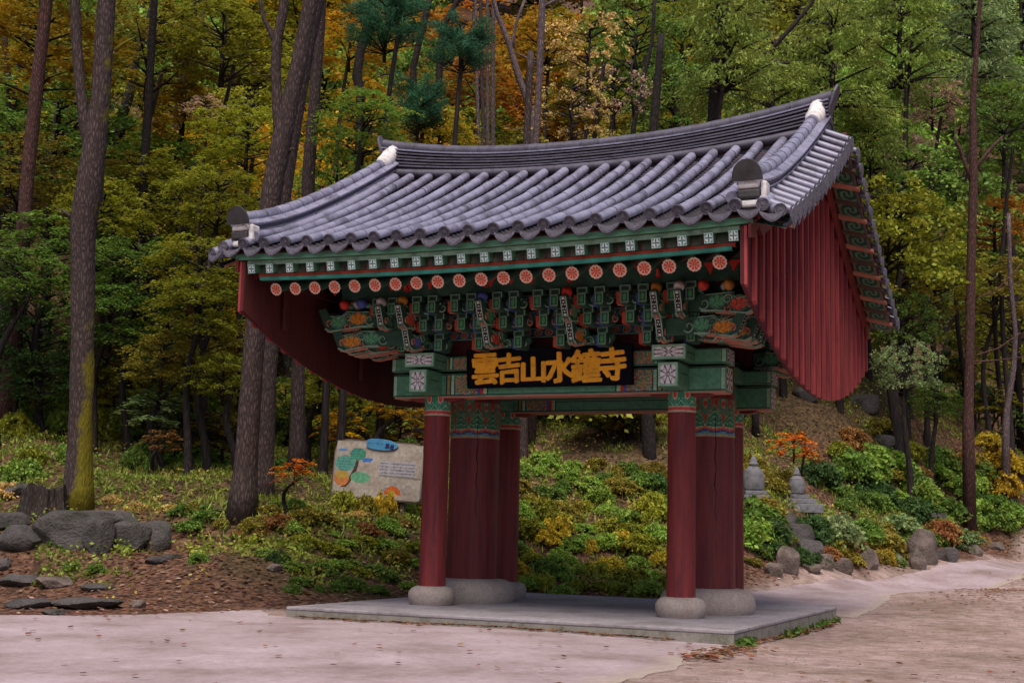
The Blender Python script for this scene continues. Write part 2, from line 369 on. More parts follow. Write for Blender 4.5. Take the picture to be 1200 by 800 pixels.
def npmesh(name, co, q, mat, smooth=False):
    me = bpy.data.meshes.new(name); me.vertices.add(len(co)); me.vertices.foreach_set('co', np.asarray(co, np.float32).ravel())
    k = q.shape[1]; me.loops.add(q.size); me.loops.foreach_set('vertex_index', q.ravel().astype(np.int32))
    me.polygons.add(len(q)); me.polygons.foreach_set('loop_start', np.arange(0, q.size, k, dtype=np.int32))
    if smooth: me.polygons.foreach_set('use_smooth', np.ones(len(q), bool))
    me.materials.append(MT[mat]); me.update(calc_edges=True); return me
me = sheet('ground', XX, YY, ZZ, 'ground')
zn = me.color_attributes.new('zone', 'FLOAT_COLOR', 'POINT')
gm = np.clip(.5-dflat*2.2+_nz*3, 0, 1)
grn = np.clip((dflat-2.6)*.3+_nz*7, 0, 1)*np.clip(1-(dflat-6)*.16, .08, 1)*.35
cc = np.stack([gm, grn, gm*0, gm*0+1], -1).reshape(-1, 4)
zn.data.foreach_set('color', cc.ravel().astype(np.float32))
ground = put('ground', me); tag(ground, kind='structure')

def at(px, py, d):
    return CAM+(FW*FPX+RT*(px-600)-UPV*(py-400))*(d/FPX)
def G(px, py, lo=9, hi=120):
    """where the ray through a point of the picture meets the ground"""
    ds = np.arange(lo, hi, .1); v = (FW*FPX+RT*(px-600)-UPV*(py-400))/FPX
    P = CAM[None]+v[None]*ds[:, None]; h = H(P[:, 0], P[:, 1])
    k = np.argmax(P[:, 2] < h)
    if P[k, 2] >= h[k]: k = len(ds)-1
    return Vector((P[k, 0], P[k, 1], h[k])), float(ds[k])
def drape(name, poly, mat, lift, step=.3, thick=.05, kind='structure', wob=.0, soft=None):
    """a thin slab laid over the ground within poly, with a real edge"""
    P = []
    n = len(poly)
    for i in range(n):
        a = Vector(poly[i]+(0,)); b = Vector(poly[(i+1) % n]+(0,)); k = max(1, int((b-a).length/step))
        for t in range(k):
            q = a.lerp(b, t/k); P.append((q.x+random.uniform(-wob, wob), q.y+random.uniform(-wob, wob)))
    import bmesh
    bm = bmesh.new(); vs = [bm.verts.new((x, y, 0)) for x, y in P]; bm.faces.new(vs)
    xs = [p[0] for p in P]; ys = [p[1] for p in P]
    for ax, lo, hi in ((0, min(xs), max(xs)), (1, min(ys), max(ys))):
        c = lo+.45
        while c < hi:
            co = (c, 0, 0) if ax == 0 else (0, c, 0); no = (1, 0, 0) if ax == 0 else (0, 1, 0)
            bmesh.ops.bisect_plane(bm, geom=bm.verts[:]+bm.edges[:]+bm.faces[:], plane_co=co, plane_no=no); c += .3
    for v in bm.verts: v.co.z = hz(v.co.x, v.co.y)+lift
    bmesh.ops.recalc_face_normals(bm, faces=bm.faces[:])
    if sum(f.normal.z for f in bm.faces) < 0: bmesh.ops.reverse_faces(bm, faces=bm.faces[:])
    r = bmesh.ops.extrude_edge_only(bm, edges=[e for e in bm.edges if e.is_boundary])
    for g in r['geom']:
        if isinstance(g, bmesh.types.BMVert): g.co.z -= thick+lift
    me = bpy.data.meshes.new(name); bm.to_mesh(me); bm.free(); me.materials.append(MT[mat])
    ca = me.color_attributes.new('edge', 'FLOAT_COLOR', 'POINT')
    xy = np.array([v.co[:2] for v in me.vertices]); e = np.clip(seg_dist(xy[:, 0], xy[:, 1], soft)/.9, 0, 1) if soft else np.ones(len(xy))
    ca.data.foreach_set('color', np.stack([e, e, e, e*0+1], 1).ravel().astype(np.float32))
    o = put(name, me); tag(o, kind=kind); return o
drape('concrete_apron', [(-6.55, -6.9), (-5.5, -5.85), (-4.85, -4.35), (-4.25, -3.1), (-3.7, -3.72), (3.46, -3.72), (3.55, -4.2), (3.75, -5.1), (3.62, -6.2), (3.85, -7.3), (3.8, -9.2), (4.2, -12), (4.5, -17), (-9, -20), (-12, -13)], 'concrete', .014, wob=.05, step=.22, soft=[(3.55, -4.2), (3.75, -5.1), (3.62, -6.2), (3.85, -7.3), (3.8, -9.2), (4.2, -12), (4.5, -17)])
drape('concrete_lane', [(-2.9, 3.72), (.6, 4.75), (1.15, 8.0), (1.95, 11.1), (2.6, 13.4), (3.5, 16.3), (4.3, 19.3), (5.1, 23), (6.0, 28), (9, 44), (12, 44), (8.6, 30), (7.0, 23), (6.0, 16.5), (4.6, 12), (3.72, 9.2), (3.85, 6), (3.75, 3.72)], 'concrete', .018, wob=.05, step=.22, soft=[(8.6, 30), (7.0, 23), (6.0, 16.5), (4.6, 12), (3.72, 9.2), (3.85, 6), (3.78, 3.72)])
# the slab under the gate: two pours and a kerb-like edge
pb = MB(); pb.box((-3.46, -3.62, -.05), (3.48, 3.62, 0)); p_ = pb.build('gate_platform', 'slab', bevel=.012); tag(p_, kind='structure')
eb = MB(); eb.box((-3.455, -3.612, -.4), (3.472, 3.612, -.052)); p_ = eb.build('platform_edge', 'kerb'); tag(p_, kind='structure')

# ================================================================== THE GATE
gate = empty('temple_gate', (0, 0, 0), 'Korean temple gate with red columns, painted brackets and a grey tiled roof', 'gate')
AX, BY = 2.1, 1.46

# ---- columns
def wave_band(w_, main):
    def fn(u, v):
        # v 0 bottom .. 1 top
        k = (u*w_) % 1; tri = abs(k-.5)*2; s = .5+.5*math.cos(2*PI*k)
        if main:
            e = .16+.05*s
            for h, c in ((0, (.33, .25, .12)), (.055, (.10, .22, .24)), (.115, (.03, .05, .16)), (.175, (.40, .07, .04)), (.205, (.45, .28, .18))):
                if v < e-.13+h: return c if (v > .02 or h > 0) else (.3, .2, .1)
            t = v-(e+.06); arch = .55*(1-tri**1.3)
            r = t/(arch+.06)
            if r < 1:
                q = (r*4.2) % 1
                return (.17, .30, .20) if q < .22 else ((.02, .10, .06) if q < .62 else (.035, .16, .085))
            q = math.hypot((tri-1)*.5, v-.86)
            return (.36, .04, .03) if q < .09 else ((.40, .25, .16) if q < .12 else ((.06, .15, .10) if q < .3 else (.25, .05, .03)))
        if v < .10: return (.42, .34, .26)
        if v < .26: return (.48, .06, .05)
        if v < .32: return (.42, .34, .26)
        a = .32+.5*(1-tri)
        if v < a:
            q = (v/a*3.1) % 1
            return (.26, .42, .33) if q < .3 else (.03, .19, .10)
        q = math.hypot((tri-1)*.6, v-.9)
        return (.52, .05, .03) if q < .2 else ((.48, .42, .36) if q < .28 else (.05, .22, .13))
    return fn
def column(x, y, r, z0, z1, band, main):
    b = MB(); n = 14; seg = 36 if main else 24
    prof = [(r*(1.03-.05*(i/n)), z0+(z1-z0)*i/n) for i in range(n+1)]
    b.lathe(prof, (0, 0, 0), seg)
    o = b.build('column', 'red', gate, True); o.location = (x, y, 0)
    fn = wave_band(9 if main else 7, main)
    rr = r*1.0+.004
    me = painted('painted_band', lambda u, v: (rr*math.cos(2*PI*u), rr*math.sin(2*PI*u), z1-band+band*v), fn, 180 if main else 110, 30 if main else 20)
    me.polygons.foreach_set('use_smooth', [True]*len(me.polygons)); put('painted_band', me, o)
    if main:
        ck = MB()
        pts = [(.02*math.sin(i*1.9)+.012*math.sin(i*4.1), z0+.02+(z1-band-z0-.05)*i/22) for i in range(23)]
        ang = math.radians(-58)
        ck.tube([(math.cos(ang+dx*1.2)*r*1.0, math.sin(ang+dx*1.2)*r*1.0, z) for dx, z in pts], [.004+.006*abs(math.sin(i*.9)) for i in range(23)], 4)
        ck.build('drying_crack', 'black', o)
    s = MB()
    if main: prof = [(.72, -.02), (.755, .05), (.765, .14), (.75, .24), (.69, .33), (.60, .375), (.50, .39), (.48, .392)]
    else: prof = [(.33, -.02), (.365, .04), (.385, .12), (.38, .20), (.33, .265), (.26, .295), (.225, .30)]
    s.lathe(prof, (0, 0, 0), 40)
    q = s.build('column_base', 'granite', gate, True); q.location = (x, y, 0.0)
for sx in (-1, 1):
    column(sx*AX, -BY, .212, .295, 3.37, .31, False)
    column(sx*AX, BY, .212, .295, 3.37, .31, False)
    column(sx*AX, 0, .43, .385, 4.0, 0.62, True)
# main columns' band sits lower, under the tie beams
for o in gate.children:
    if o.name.startswith('column') and not o.name.startswith('column_base') and abs(o.location.y) < .1:
        for c in o.children:
            if c.name.startswith('painted_band'): c.location.z = -.60

# ---- beams
def floral(u, v, s=1.0):
    a = math.sin(u*23*s+3*math.sin(v*9)); b_ = math.cos(v*19+2.5*math.sin(u*17*s))
    t = a*b_
    return RD_ if t > .45 else (WH_ if t > .33 else ((.03, .20, .10) if t > -.3 else ((.10, .30, .22) if t > -.55 else OR_)))
def beam_print(L, h, half):
    """green beam with banded, flowered ends; u along length"""
    def fn(u, v):
        x = min(u, 1-u)*L
        if v < .045 or v > .955: return BK_
        if x < .06: return GL_
        if x < .07: return BK_
        if x < half: return G_
        k = x-half
        for w_, c in ((.02, BK_), (.055, (.25, .19, .06)), (.02, BK_), (.05, GL_), (.015, BK_)):
            if k < w_: return c
            k -= w_
        if k < .42: return floral(k*1.2, v)
        k -= .42
        for w_, c in ((.05, BL_), (.05, RD_), (.02, YE_), (.05, GL_), (.02, BK_)):
            if k < w_: return c
            k -= w_
        if .44 < v < .50: return BK_
        return G_
    return fn
XB = 2.84
for sy in (-1, 1):
    for nm, z0, z1, dy, xb in (('tie_beam', 3.37, 3.745, .20, XB), ('upper_tie_beam', 3.785, 4.02, .235, XB+.02)):
        y0, y1 = sy*BY-dy, sy*BY+dy
        b = MB().box((-xb, y0, z0), (xb, y1, z1)); o = b.build(nm, 'green', gate, bevel=.012)
        yf = (y0-.003) if sy < 0 else (y1+.003)
        me = painted('painted_face', lambda u, v: (-xb+.01+(2*xb-.02)*u, yf, z0+.012+(z1-z0-.024)*v), beam_print(2*xb, z1-z0, .98), 760, 24)
        put('painted_face', me, o)
        if sy > 0:   # the side of the rear beam that faces the front
            me = painted('painted_face', lambda u, v: (-xb+.01+(2*xb-.02)*u, y0-.003, z0+.012+(z1-z0-.024)*v), beam_print(2*xb, z1-z0, .98), 760, 24); put('painted_face', me, o)
        # end grain panels
        for sx in (-1, 1):
            def petal(u, v):
                x, y = u*2-1, v*2-1; r = math.hypot(x, y); th = math.atan2(y, x)
                if abs(x) > .82 or abs(y) > .88: return GL_
                p = abs(math.sin(th*4)); return WH_ if (p > .45+.25*r and r > .22) or r < .12 else PU_
            me = painted('flower_panel', lambda u, v: (sx*(xb+.003), y0+.02+(y1-y0-.04)*u, z0+.012+(z1-z0-.024)*v), petal, 26, 26); put('flower_panel', me, o)
        if nm == 'tie_beam':
            MB().box((-xb+.02, y0+.02, z0-.022), (xb-.02, y1-.02, z0-.002)).build('beam_soffit', 'salmon', o)
def head_print(rounded, ax_, ay_):
    def fn(u, v):
        x, y = (u*2-1), (v*2-1); X, Y = x*ax_, y*ay_
        bw = .035
        if abs(X) > ax_-bw or abs(Y) > ay_-bw: return GL_
        if rounded and math.hypot(max(0, abs(X)-(ax_-.09)), max(0, abs(Y)-(ay_-.09))) > .06: return GL_
        r = math.hypot(x, y); th = math.atan2(y, x); n = 4
        p = abs(math.cos(th*n)) if not rounded else abs(math.cos(th*n))
        if r < .13: return WH_
        if r < .19: return PU_
        ring = .5+.35*abs(math.cos(th*2))
        if p > .30+.25*abs(r-.55) and r < 1.2 and abs(r-ring-.05) > .03: return (.72, .68, .70)
        return PU_
    return fn
for sx in (-1, 1):
    b = MB().box((sx*AX-.165, -2.19, 3.385), (sx*AX+.165, 2.19, 3.765)); o = b.build('cross_beam', 'green', gate, bevel=.03)
    me = painted('flower_panel', lambda u, v: (sx*AX-.15+.30*u, -2.194, 3.40+.35*v), head_print(True, .15, .175), 44, 50); put('flower_panel', me, o)
    b = MB().box((sx*AX-.27, -2.16, 3.80), (sx*AX+.27, 2.16, 4.035)); o = b.build('upper_cross_beam', 'green', gate, bevel=.015)
    me = painted('flower_panel', lambda u, v: (sx*AX-.26+.52*u, -2.164, 3.81+.215*v), head_print(False, .26, .107), 70, 34); put('flower_panel', me, o)
    for z in (3.60, 3.91):
        MB().box((sx*AX+.168 if z < 3.8 else sx*AX+.273, -2.1, z), (sx*AX+.171 if z < 3.8 else sx*AX+.276, -1.75, z+.008)).build('beam_groove', 'black', o)
    # carved green wing blocks over the column heads
    for sy in (-1, 1):
        MB().prism([(-.48, 3.33), (-.36, 3.30), (.36, 3.30), (.48, 3.33), (.48, 3.345), (-.48, 3.345)], sy*BY-.12, sy*BY+.12, 'y', Matrix.Translation((sx*AX, 0, 0))).build('bearing_pad', 'red', gate)
b = MB().box((-AX, -.16, 3.46), (AX, .16, 3.80)); o = b.build('ridge_tie_beam', 'green_dk', gate, bevel=.012)

# ---- name board (hangs on the beam: a thing of its own)
nb = empty('name_board', (0, -1.745, 3.495), 'black name board with six orange Chinese characters hung on the front beam', 'sign')
tl = Matrix.Rotation(math.radians(6), 4, 'X')
b = MB().box((-1.39, -.03, 0), (1.39, .03, .60), tl); b.build('board', 'black', nb, bevel=.008)
for z0, z1 in ((-.018, -.001), (.601, .62)):
    MB().box((-1.41, -.038, z0), (1.41, .035, z1), tl).build('frame_rail', 'black', nb)
for x0 in (-1.41, 1.392):
    MB().box((x0, -.038, .002), (x0+.018, .035, .598), tl).build('frame_stile', 'black', nb)
def characters(text, parent, cx, cz, wd, ht, dep, mat, name='character', bold=.02, M=None, wob=0, face=-1):
    """raised lettering from Blender's own font, one mesh per character"""
    cu = bpy.data.curves.new('t', 'FONT'); n = len(text); out = []
    for i, ch in enumerate(text):
        cu = bpy.data.curves.new('t', 'FONT'); cu.body = ch; cu.size = 1; cu.offset = 0; cu.resolution_u = 4
        to = bpy.data.objects.new('t', cu); C.objects.link(to); bpy.context.view_layer.update()
        dg = bpy.context.evaluated_depsgraph_get(); me = bpy.data.meshes.new_from_object(to.evaluated_get(dg)); bpy.data.objects.remove(to)
        co = np.array([v.co[:] for v in me.vertices]) if len(me.vertices) else np.zeros((1, 3))
        lo, hi = co.min(0), co.max(0)
        w_ = wd[i] if hasattr(wd, '__len__') else wd; h_ = ht[i] if hasattr(ht, '__len__') else ht
        X = (co[:, 0]-(lo[0]+hi[0])/2)/max(1e-6, hi[0]-lo[0])*w_; Z = (co[:, 1]-(lo[1]+hi[1])/2)/max(1e-6, hi[1]-lo[1])*h_
        if wob:
            X2 = X+wob*np.sin(Z*26+i*2)+wob*.7*np.sin(Z*61+i); Z2 = Z+wob*np.sin(X*24+i*3)+wob*.7*np.cos(X*67+i)+X*.05; X, Z = X2, Z2
        vs, fcs = [], []
        sh = [(0, 0)]+[(bold*math.cos(a), bold*math.sin(a)*.8) for a in [2*PI*q/10 for q in range(10)]]+[(bold*.5*math.cos(a), bold*.5*math.sin(a)) for a in [2*PI*q/5 for q in range(5)]] if bold else [(0, 0)]
        for q, (dx, dz) in enumerate(sh):
            k0 = len(vs); vs += [(x*(1-2*bold/w_)+dx, -.0006*q, z*(1-2*bold/h_)+dz) for x, z in zip(X, Z)]
            fcs += [tuple(i_+k0 for i_ in p.vertices) for p in me.polygons]
        me2 = bpy.data.meshes.new(name); me2.from_pydata(vs, [], fcs); me2.materials.append(MT[mat])
        import bmesh
        bm = bmesh.new(); bm.from_mesh(me2)
        bmesh.ops.remove_doubles(bm, verts=bm.verts[:], dist=1e-5)
        r = bmesh.ops.extrude_face_region(bm, geom=bm.faces[:])
        for g in r['geom']:
            if isinstance(g, bmesh.types.BMVert): g.co.y -= dep
        bmesh.ops.recalc_face_normals(bm, faces=bm.faces[:]); bm.to_mesh(me2); bm.free()
        o = put(name, me2, parent); x_ = cx[i]
        T = Matrix.Translation((x_, 0, cz[i] if hasattr(cz, '__len__') else cz))
        o.matrix_local = (M or Matrix.Identity(4)) @ T; out.append(o)
    return out
characters('雲吉山水鐘寺', nb, [-1.075, -.655, -.235, .215, .655, 1.09], [.29, .295, .26, .285, .30, .315], [.48, .43, .43, .51, .52, .47], [.52, .50, .43, .50, .53, .53], .016, 'gold', bold=.021, M=tl @ Matrix.Translation((0, -.032, 0)), wob=.006)

# ---- surfaces of the roof
EY = 4.75
def bed(x, y):
    t = (EY-abs(y))/EY; x = abs(x)
    return 5.29+2.21*(.76*t+.24*t*t)+(x/4)**2*(.07+.17*max(0, t))
def lift(x): return (abs(x)/4)**2*.07

roof = MB()
# deck under the tiles, front and back
nx_, ny_ = 24, 16
for sy in (-1, 1):
    def dk(i, j, o): x = -4.38+8.76*i/nx_; y = sy*(EY-.1-(EY-.1)*j/ny_); return (x, y, bed(x, y)-.10-o)
    vs = [dk(i, j, o) for o in (0, .05) for j in range(ny_+1) for i in range(nx_+1)]
    n1 = (nx_+1)*(ny_+1); fs = []
    for o in (0, 1):
        for j in range(ny_):
            for i in range(nx_):
                a = o*n1+j*(nx_+1)+i; fs.append((a, a+1, a+nx_+2, a+nx_+1))
    for i in range(nx_): fs.append((i, i+1, n1+i+1, n1+i))
    for i in (0, nx_):
        for j in range(ny_): a = j*(nx_+1)+i; fs.append((a, a+nx_+1, n1+a+nx_+1, n1+a))
    roof.add(vs, fs)
roof = roof.build('roof', 'redin', gate)

# slope points for one roll tile chain
ROLLX = [k*.378 for k in range(-10, 11)]
def chain(n, y0=-EY, y1=-.30):
    ys = np.linspace(y0, y1, 200); zs = np.array([bed(0, y) for y in ys]); s = np.concatenate([[0], np.cumsum(np.hypot(np.diff(ys), np.diff(zs)))])
    return [float(np.interp(s[-1]*i/n, s, ys)) for i in range(n+1)]
NT = 14; YS = chain(NT)
def roll_mesh(L, r=.077, name='roll_tile', mat='tile'):
    b = MB(); seg = 10; vs = []
    for (x0, rr) in ((-.004, r), (L-.012, r*.995), (L-.010, r*.90), (L+.02, r*.90)):
        for k in range(seg+1):
            a = -math.radians(25)+math.radians(230)*k/seg; vs.append((rr*math.cos(a), x0, rr*math.sin(a)+.02))
    fs = [(i*(seg+1)+k, i*(seg+1)+k+1, (i+1)*(seg+1)+k+1, (i+1)*(seg+1)+k) for i in range(3) for k in range(seg)]
    fs.append(tuple(range(seg, -1, -1)))
    b.add(vs, fs); me = b.mesh(name, mat, True); return me
roll_me = {}
for j in range(NT):
    y0, y1 = YS[j], YS[j+1]; L = math.hypot(y1-y0, bed(0, y1)-bed(0, y0)); roll_me[j] = roll_mesh(L)
roll_sm = MB()
for x in ROLLX:
    for j in range(NT):
        y0, y1 = YS[j], YS[j+1]; z0, z1 = bed(x, y0), bed(x, y1)
        a = math.atan2(z1-z0, y1-y0)
        put('roll_tile', roll_me[j], roof, M=Matrix.Translation((x+random.uniform(-.007, .007), y0, z0+.035+random.uniform(-.004, .004))) @ Matrix.Rotation(a, 4, 'X') @ Matrix.Rotation(random.uniform(-.022, .022), 4, 'Z'))
    roll_sm.tube([(x, -y, bed(x, y)+.045) for y in YS], .077, 10)
tag(roll_sm.build('rear_roll_tiles', 'tile', roof, True), kind='stuff')
# concave gutter tiles, stepped
gt = MB()
for sy in (-1, 1):
    for k in range(-11, 11):
        xc = (k+.5)*.378; M_ = 36 if sy < 0 else 18
        ys = chain(M_)
        for j in range(M_):
            y0, y1 = ys[j], ys[j+1]
            vs = []
            for (yy, dz) in ((y0, .038), (y1, .005), (y0, .010)):
                for q in range(6):
                    x = xc-.17+.34*q/5; vs.append((x, sy*-yy, bed(x, yy)-.02+dz-.05*(1-((q-2.5)/2.5)**2)))
            gt.add(vs, [(q, q+1, 7+q, 6+q) for q in range(5)]+[(q+12, q+13, q+1, q) for q in range(5)])
tag(gt.build('gutter_tiles', 'gutter', roof), kind='stuff')
# eave ends: round carved discs and tongue-shaped drip tiles
def disc_mesh():
    b = MB(); seg = 20
    prof = [(.001, -.012), (.02, -.012), (.026, -.006), (.045, -.006), (.05, -.011), (.056, -.006), (.070, -.006), (.074, -.016), (.084, -.016), (.086, -.008), (.086, .03)]
    vs = []; fs = []
    for r, y in prof:
        for k in range(seg): a = 2*PI*k/seg; vs.append((r*math.cos(a), y, r*math.sin(a)))
    n = len(prof)
    fs = [(i*seg+k, i*seg+(k+1) % seg, (i+1)*seg+(k+1) % seg, (i+1)*seg+k) for i in range(n-1) for k in range(seg)]
    b.add(vs, fs)
    return b.mesh('round_end_tile', 'tile_end')
def drip_mesh(wd=.165, dp=.175, name='drip_tile', mat='tile_end'):
    b = MB(); n = 12; top = [(-wd+2*wd*i/n, -.058*(1-(2*i/n-1)**2)) for i in range(n+1)]
    bot = []
    for i in range(n+1):
        u = 1-2*i/n; bot.append((u*wd*1.0, -.01-(dp-.01)*(1-abs(u)**1.7)**.8 if abs(u) < 1 else -.012))
    poly = top+bot[1:-1]
    M_ = Matrix.Rotation(math.radians(-22), 4, 'X')
    b.prism(poly, -.012, .012, 'y', M_)
    inner = [(x*.78, z*.80-.018) for x, z in bot[1:-1]]+[(-wd*.6, -.05), (0, -.078), (wd*.6, -.05)]
    b.prism(inner, -.018, -.0115, 'y', M_)
    return b.mesh(name, mat)
dm, drm = disc_mesh(), drip_mesh()
for sy in (-1, 1):
    Rz = Matrix.Rotation(0 if sy < 0 else PI, 4, 'Z')
    for x in ROLLX: put('round_end_tile', dm, roof, M=Matrix.Translation((x, sy*(EY+.014), bed(x, EY)+.052)) @ Rz @ Matrix.Rotation(math.radians(20), 4, 'X'))
    for k in range(-11, 11):
        x = (k+.5)*.378; put('drip_tile', drm, roof, M=Matrix.Translation((x, sy*(EY+.025), bed(x, EY)-.01)) @ Rz)

# descending ridges at the gables, each with stacked courses, a round cap roll, end cap and plaster
def along(x, y0, y1, n, dz): return [(x, y0+(y1-y0)*i/n, bed(x, y0+(y1-y0)*i/n)+dz+.10*max(0, (abs(y0+(y1-y0)*i/n)-3.2)/1.5)**2) for i in range(n+1)]
def ribbon(path, wx, h):
    b = MB(); vs = []
    for p in path: vs += [(p[0]-wx, p[1], p[2]), (p[0]+wx, p[1], p[2]), (p[0]+wx, p[1], p[2]+h), (p[0]-wx, p[1], p[2]+h)]
    n = len(path); fs = [(i*4+k, i*4+(k+1) % 4, (i+1)*4+(k+1) % 4, (i+1)*4+k) for i in range(n-1) for k in range(4)]+[(3, 2, 1, 0), tuple(n*4-4+k for k in range(4))]
    return b.add(vs, fs)
for sx in (-1, 1):
    for sy in (-1, 1):
        x = sx*3.93
        dr = ribbon(along(x, sy*4.55, 0, 24, -.02), .10, .10).build('descending_ridge', 'tile_dark', roof)
        for k, (wx, dz, mt) in enumerate(((.155, .085, 'tile_ridge'), (.165, .125, 'tile'), (.15, .165, 'tile_ridge'), (.165, .205, 'tile'))):
            n_ = 15
            ribbon(along(x, sy*4.62, 0, 24, dz), wx, .030).build('flat_course', mt, dr)
            if k == 3:
                for j in range(n_):
                    ya, yb = sy*4.62*(1-j/n_), sy*4.62*(1-(j+.955)/n_)
                    pa = along(x, ya, yb, 2, .238); b = MB(); vs = []
                    for p in pa: vs += [(p[0]-.20, p[1], p[2]-.005), (p[0]+.20, p[1], p[2]-.005), (p[0]+.20, p[1], p[2]+.018), (p[0]+.075, p[1], p[2]+.085), (p[0]-.075, p[1], p[2]+.085), (p[0]-.20, p[1], p[2]+.018)]
                    b.add(vs, [(i*6+k, i*6+(k+1) % 6, (i+1)*6+(k+1) % 6, (i+1)*6+k) for i in range(2) for k in range(6)]+[(5, 4, 3, 2, 1, 0), tuple(12+k for k in range(6))])
                    b.build('flat_tile', 'tile', dr)
        n_ = 15
        for j in range(n_):
            ya, yb = sy*4.66*(1-j/n_)+sy*.0, sy*4.66*(1-(j+.985)/n_)
            p = along(x, ya, yb, 3, .345); b = MB(); b.tube(p, [.098, .098, .097, .090], 12); b.build('cap_roll_tile', 'tile', dr, True)
        # roll hard against the side of the ridge
        for dxx in (-.235*sx,):
            p = along(x+dxx, sy*4.6, sy*.35, 20, .055); MB().tube(p, .082, 10).build('side_roll', 'tile', dr, True)
        # end: plaster blocks, dark block, upswept round plate
        ye = sy*4.66; ze = bed(x, 4.66)
        MB().box((x-.13, min(ye, ye-sy*.3), ze-.0), (x+.13, max(ye, ye-sy*.3), ze+.10)).build('plaster_end', 'plaster', dr, bevel=.03)
        MB().box((x-.15, min(ye+sy*.02, ye-sy*.3), ze+.105), (x+.15, max(ye+sy*.02, ye-sy*.3), ze+.235)).build('end_block', 'tile_black', dr, bevel=.03)
        MB().box((x-.14, min(ye+sy*.03, ye-sy*.3), ze+.24), (x+.14, max(ye+sy*.03, ye-sy*.3), ze+.345)).build('plaster_end', 'plaster', dr, bevel=.035)
        if sy < 0: MB().box((x+.155, ye+.0, ze+.08), (x+.235, ye+.20, ze+.34)).build('plaster_end', 'plaster', dr, bevel=.03)
        pl = [(-.20, 0)]+[(.20*math.cos(PI-PI*i/12)*1.0, .05+.23*math.sin(PI*i/12)) for i in range(13)]+[(.20, 0)]
        Mx = Matrix.Translation((x, ye+sy*.05, ze+.335)) @ Matrix.Rotation(sy*math.radians(-14), 4, 'X')
        MB().prism(pl, -.015, .015, 'y', Mx).build('end_plate', 'tile_black', dr, bevel=.006)
        # where it meets the main ridge: white plaster saddle
        vs = [(x, sy*(.50-.50*t), bed(x, .50-.50*t)+.32+.05*t+.05*t*t) for t in [i/5 for i in range(6)]]
        MB().tube(vs, [.11, .14, .15, .155, .155, .14], 10, rough=.10).build('plaster_saddle', 'plaster', dr, 'all')
    # outside the descending ridge: short rolls pointing out over the verge
    x0, x1 = 4.06, 4.47; nv = 15
    rb = MB(); L = .46; rb.tube([(0, 0, 0), (L, 0, -.20)], .056, 10); rm = rb.mesh('verge_roll_tile', 'tile', True)
    db = MB(); pp = [(0, .07)]+[(.068*math.sin(a), .035+.068*math.cos(a)-.0) for a in [PI*i/8 for i in range(1, 4)]]+[(.066, -.07), (.0, -.235), (-.066, -.07)]+[(-.068*math.sin(a), .035+.068*math.cos(a)) for a in [PI*i/8 for i in range(3, 0, -1)]]
    db.prism(pp, 0, .02, 'x'); db.prism([(u*.62, v*.7-.01) for u, v in pp], .018, .026, 'x'); vm = db.mesh('verge_end_tile', 'tile_end')
    mb_ = MB(); mb_.box((-.1, -.13, -.02), (L-.02, .13, 0.0), Matrix.Rotation(math.radians(23), 4, 'Y')); um = mb_.mesh('verge_gutter_tile', 'tile_ridge')
    for sy in (-1, 1):
        for k in range(nv):
            y = sy*(4.60-k*4.42/(nv-.5)); z = bed(4.15, y)+.09
            sl = math.atan2(bed(4.15, y-.1)-bed(4.15, y+.1), -.2)
            Rz = Matrix.Identity(4) if sx > 0 else Matrix.Scale(-1, 4, (1, 0, 0))
            Ms = Matrix.Translation((sx*(x0-.03), y, z)) @ Rz
            put('verge_roll_tile', rm, roof, M=Ms)
            put('verge_end_tile', vm, roof, M=Matrix.Translation((sx*(x0-.03+L), y, z-.225)) @ Rz @ Matrix.Rotation(math.radians(-24 if sy < 0 else -10), 4, 'Z') @ Matrix.Diagonal((1, 1.05, .92, 1)))
            put('verge_gutter_tile', um, roof, M=Matrix.Translation((sx*(x0+.0), y+.147, z-.075-.14*(bed(4.15, y)-bed(4.15, y+1)))) @ Rz)
        # corner: round ended tile pointing out diagonally
        y = sy*(EY-.03); o = put('round_end_tile', dm, roof, M=Matrix.Translation((sx*4.36, sy*(EY+.0), bed(4.3, EY)-.07)) @ Matrix.Rotation((0 if sy < 0 else PI)+sx*-sy*.5, 4, 'Z'))
        MB().tube([(sx*4.34, sy*(EY-.02), bed(4.3, EY)-.07), (sx*4.08, sy*(EY-.42), bed(4.1, EY)+.07)], .088, 10).build('corner_roll_tile', 'tile', roof, True)
        o = put('round_end_tile', dm, roof, M=Matrix.Translation((sx*4.14, sy*(EY+.02), bed(4.1, EY)+.02)) @ Matrix.Rotation(0 if sy < 0 else PI, 4, 'Z'))
        MB().tube([(sx*4.14, sy*(EY), bed(4.1, EY)+.02), (sx*4.12, sy*(EY-.40), bed(4.1, EY-.4)+.04)], .088, 10).build('corner_roll_tile', 'tile', roof, True)
        o = put('drip_tile', drm, roof, M=Matrix.Translation((sx*4.25, sy*(EY+.02), bed(4.2, EY)-.07)) @ Matrix.Rotation((0 if sy < 0 else PI)+sx*-sy*.3, 4, 'Z'))

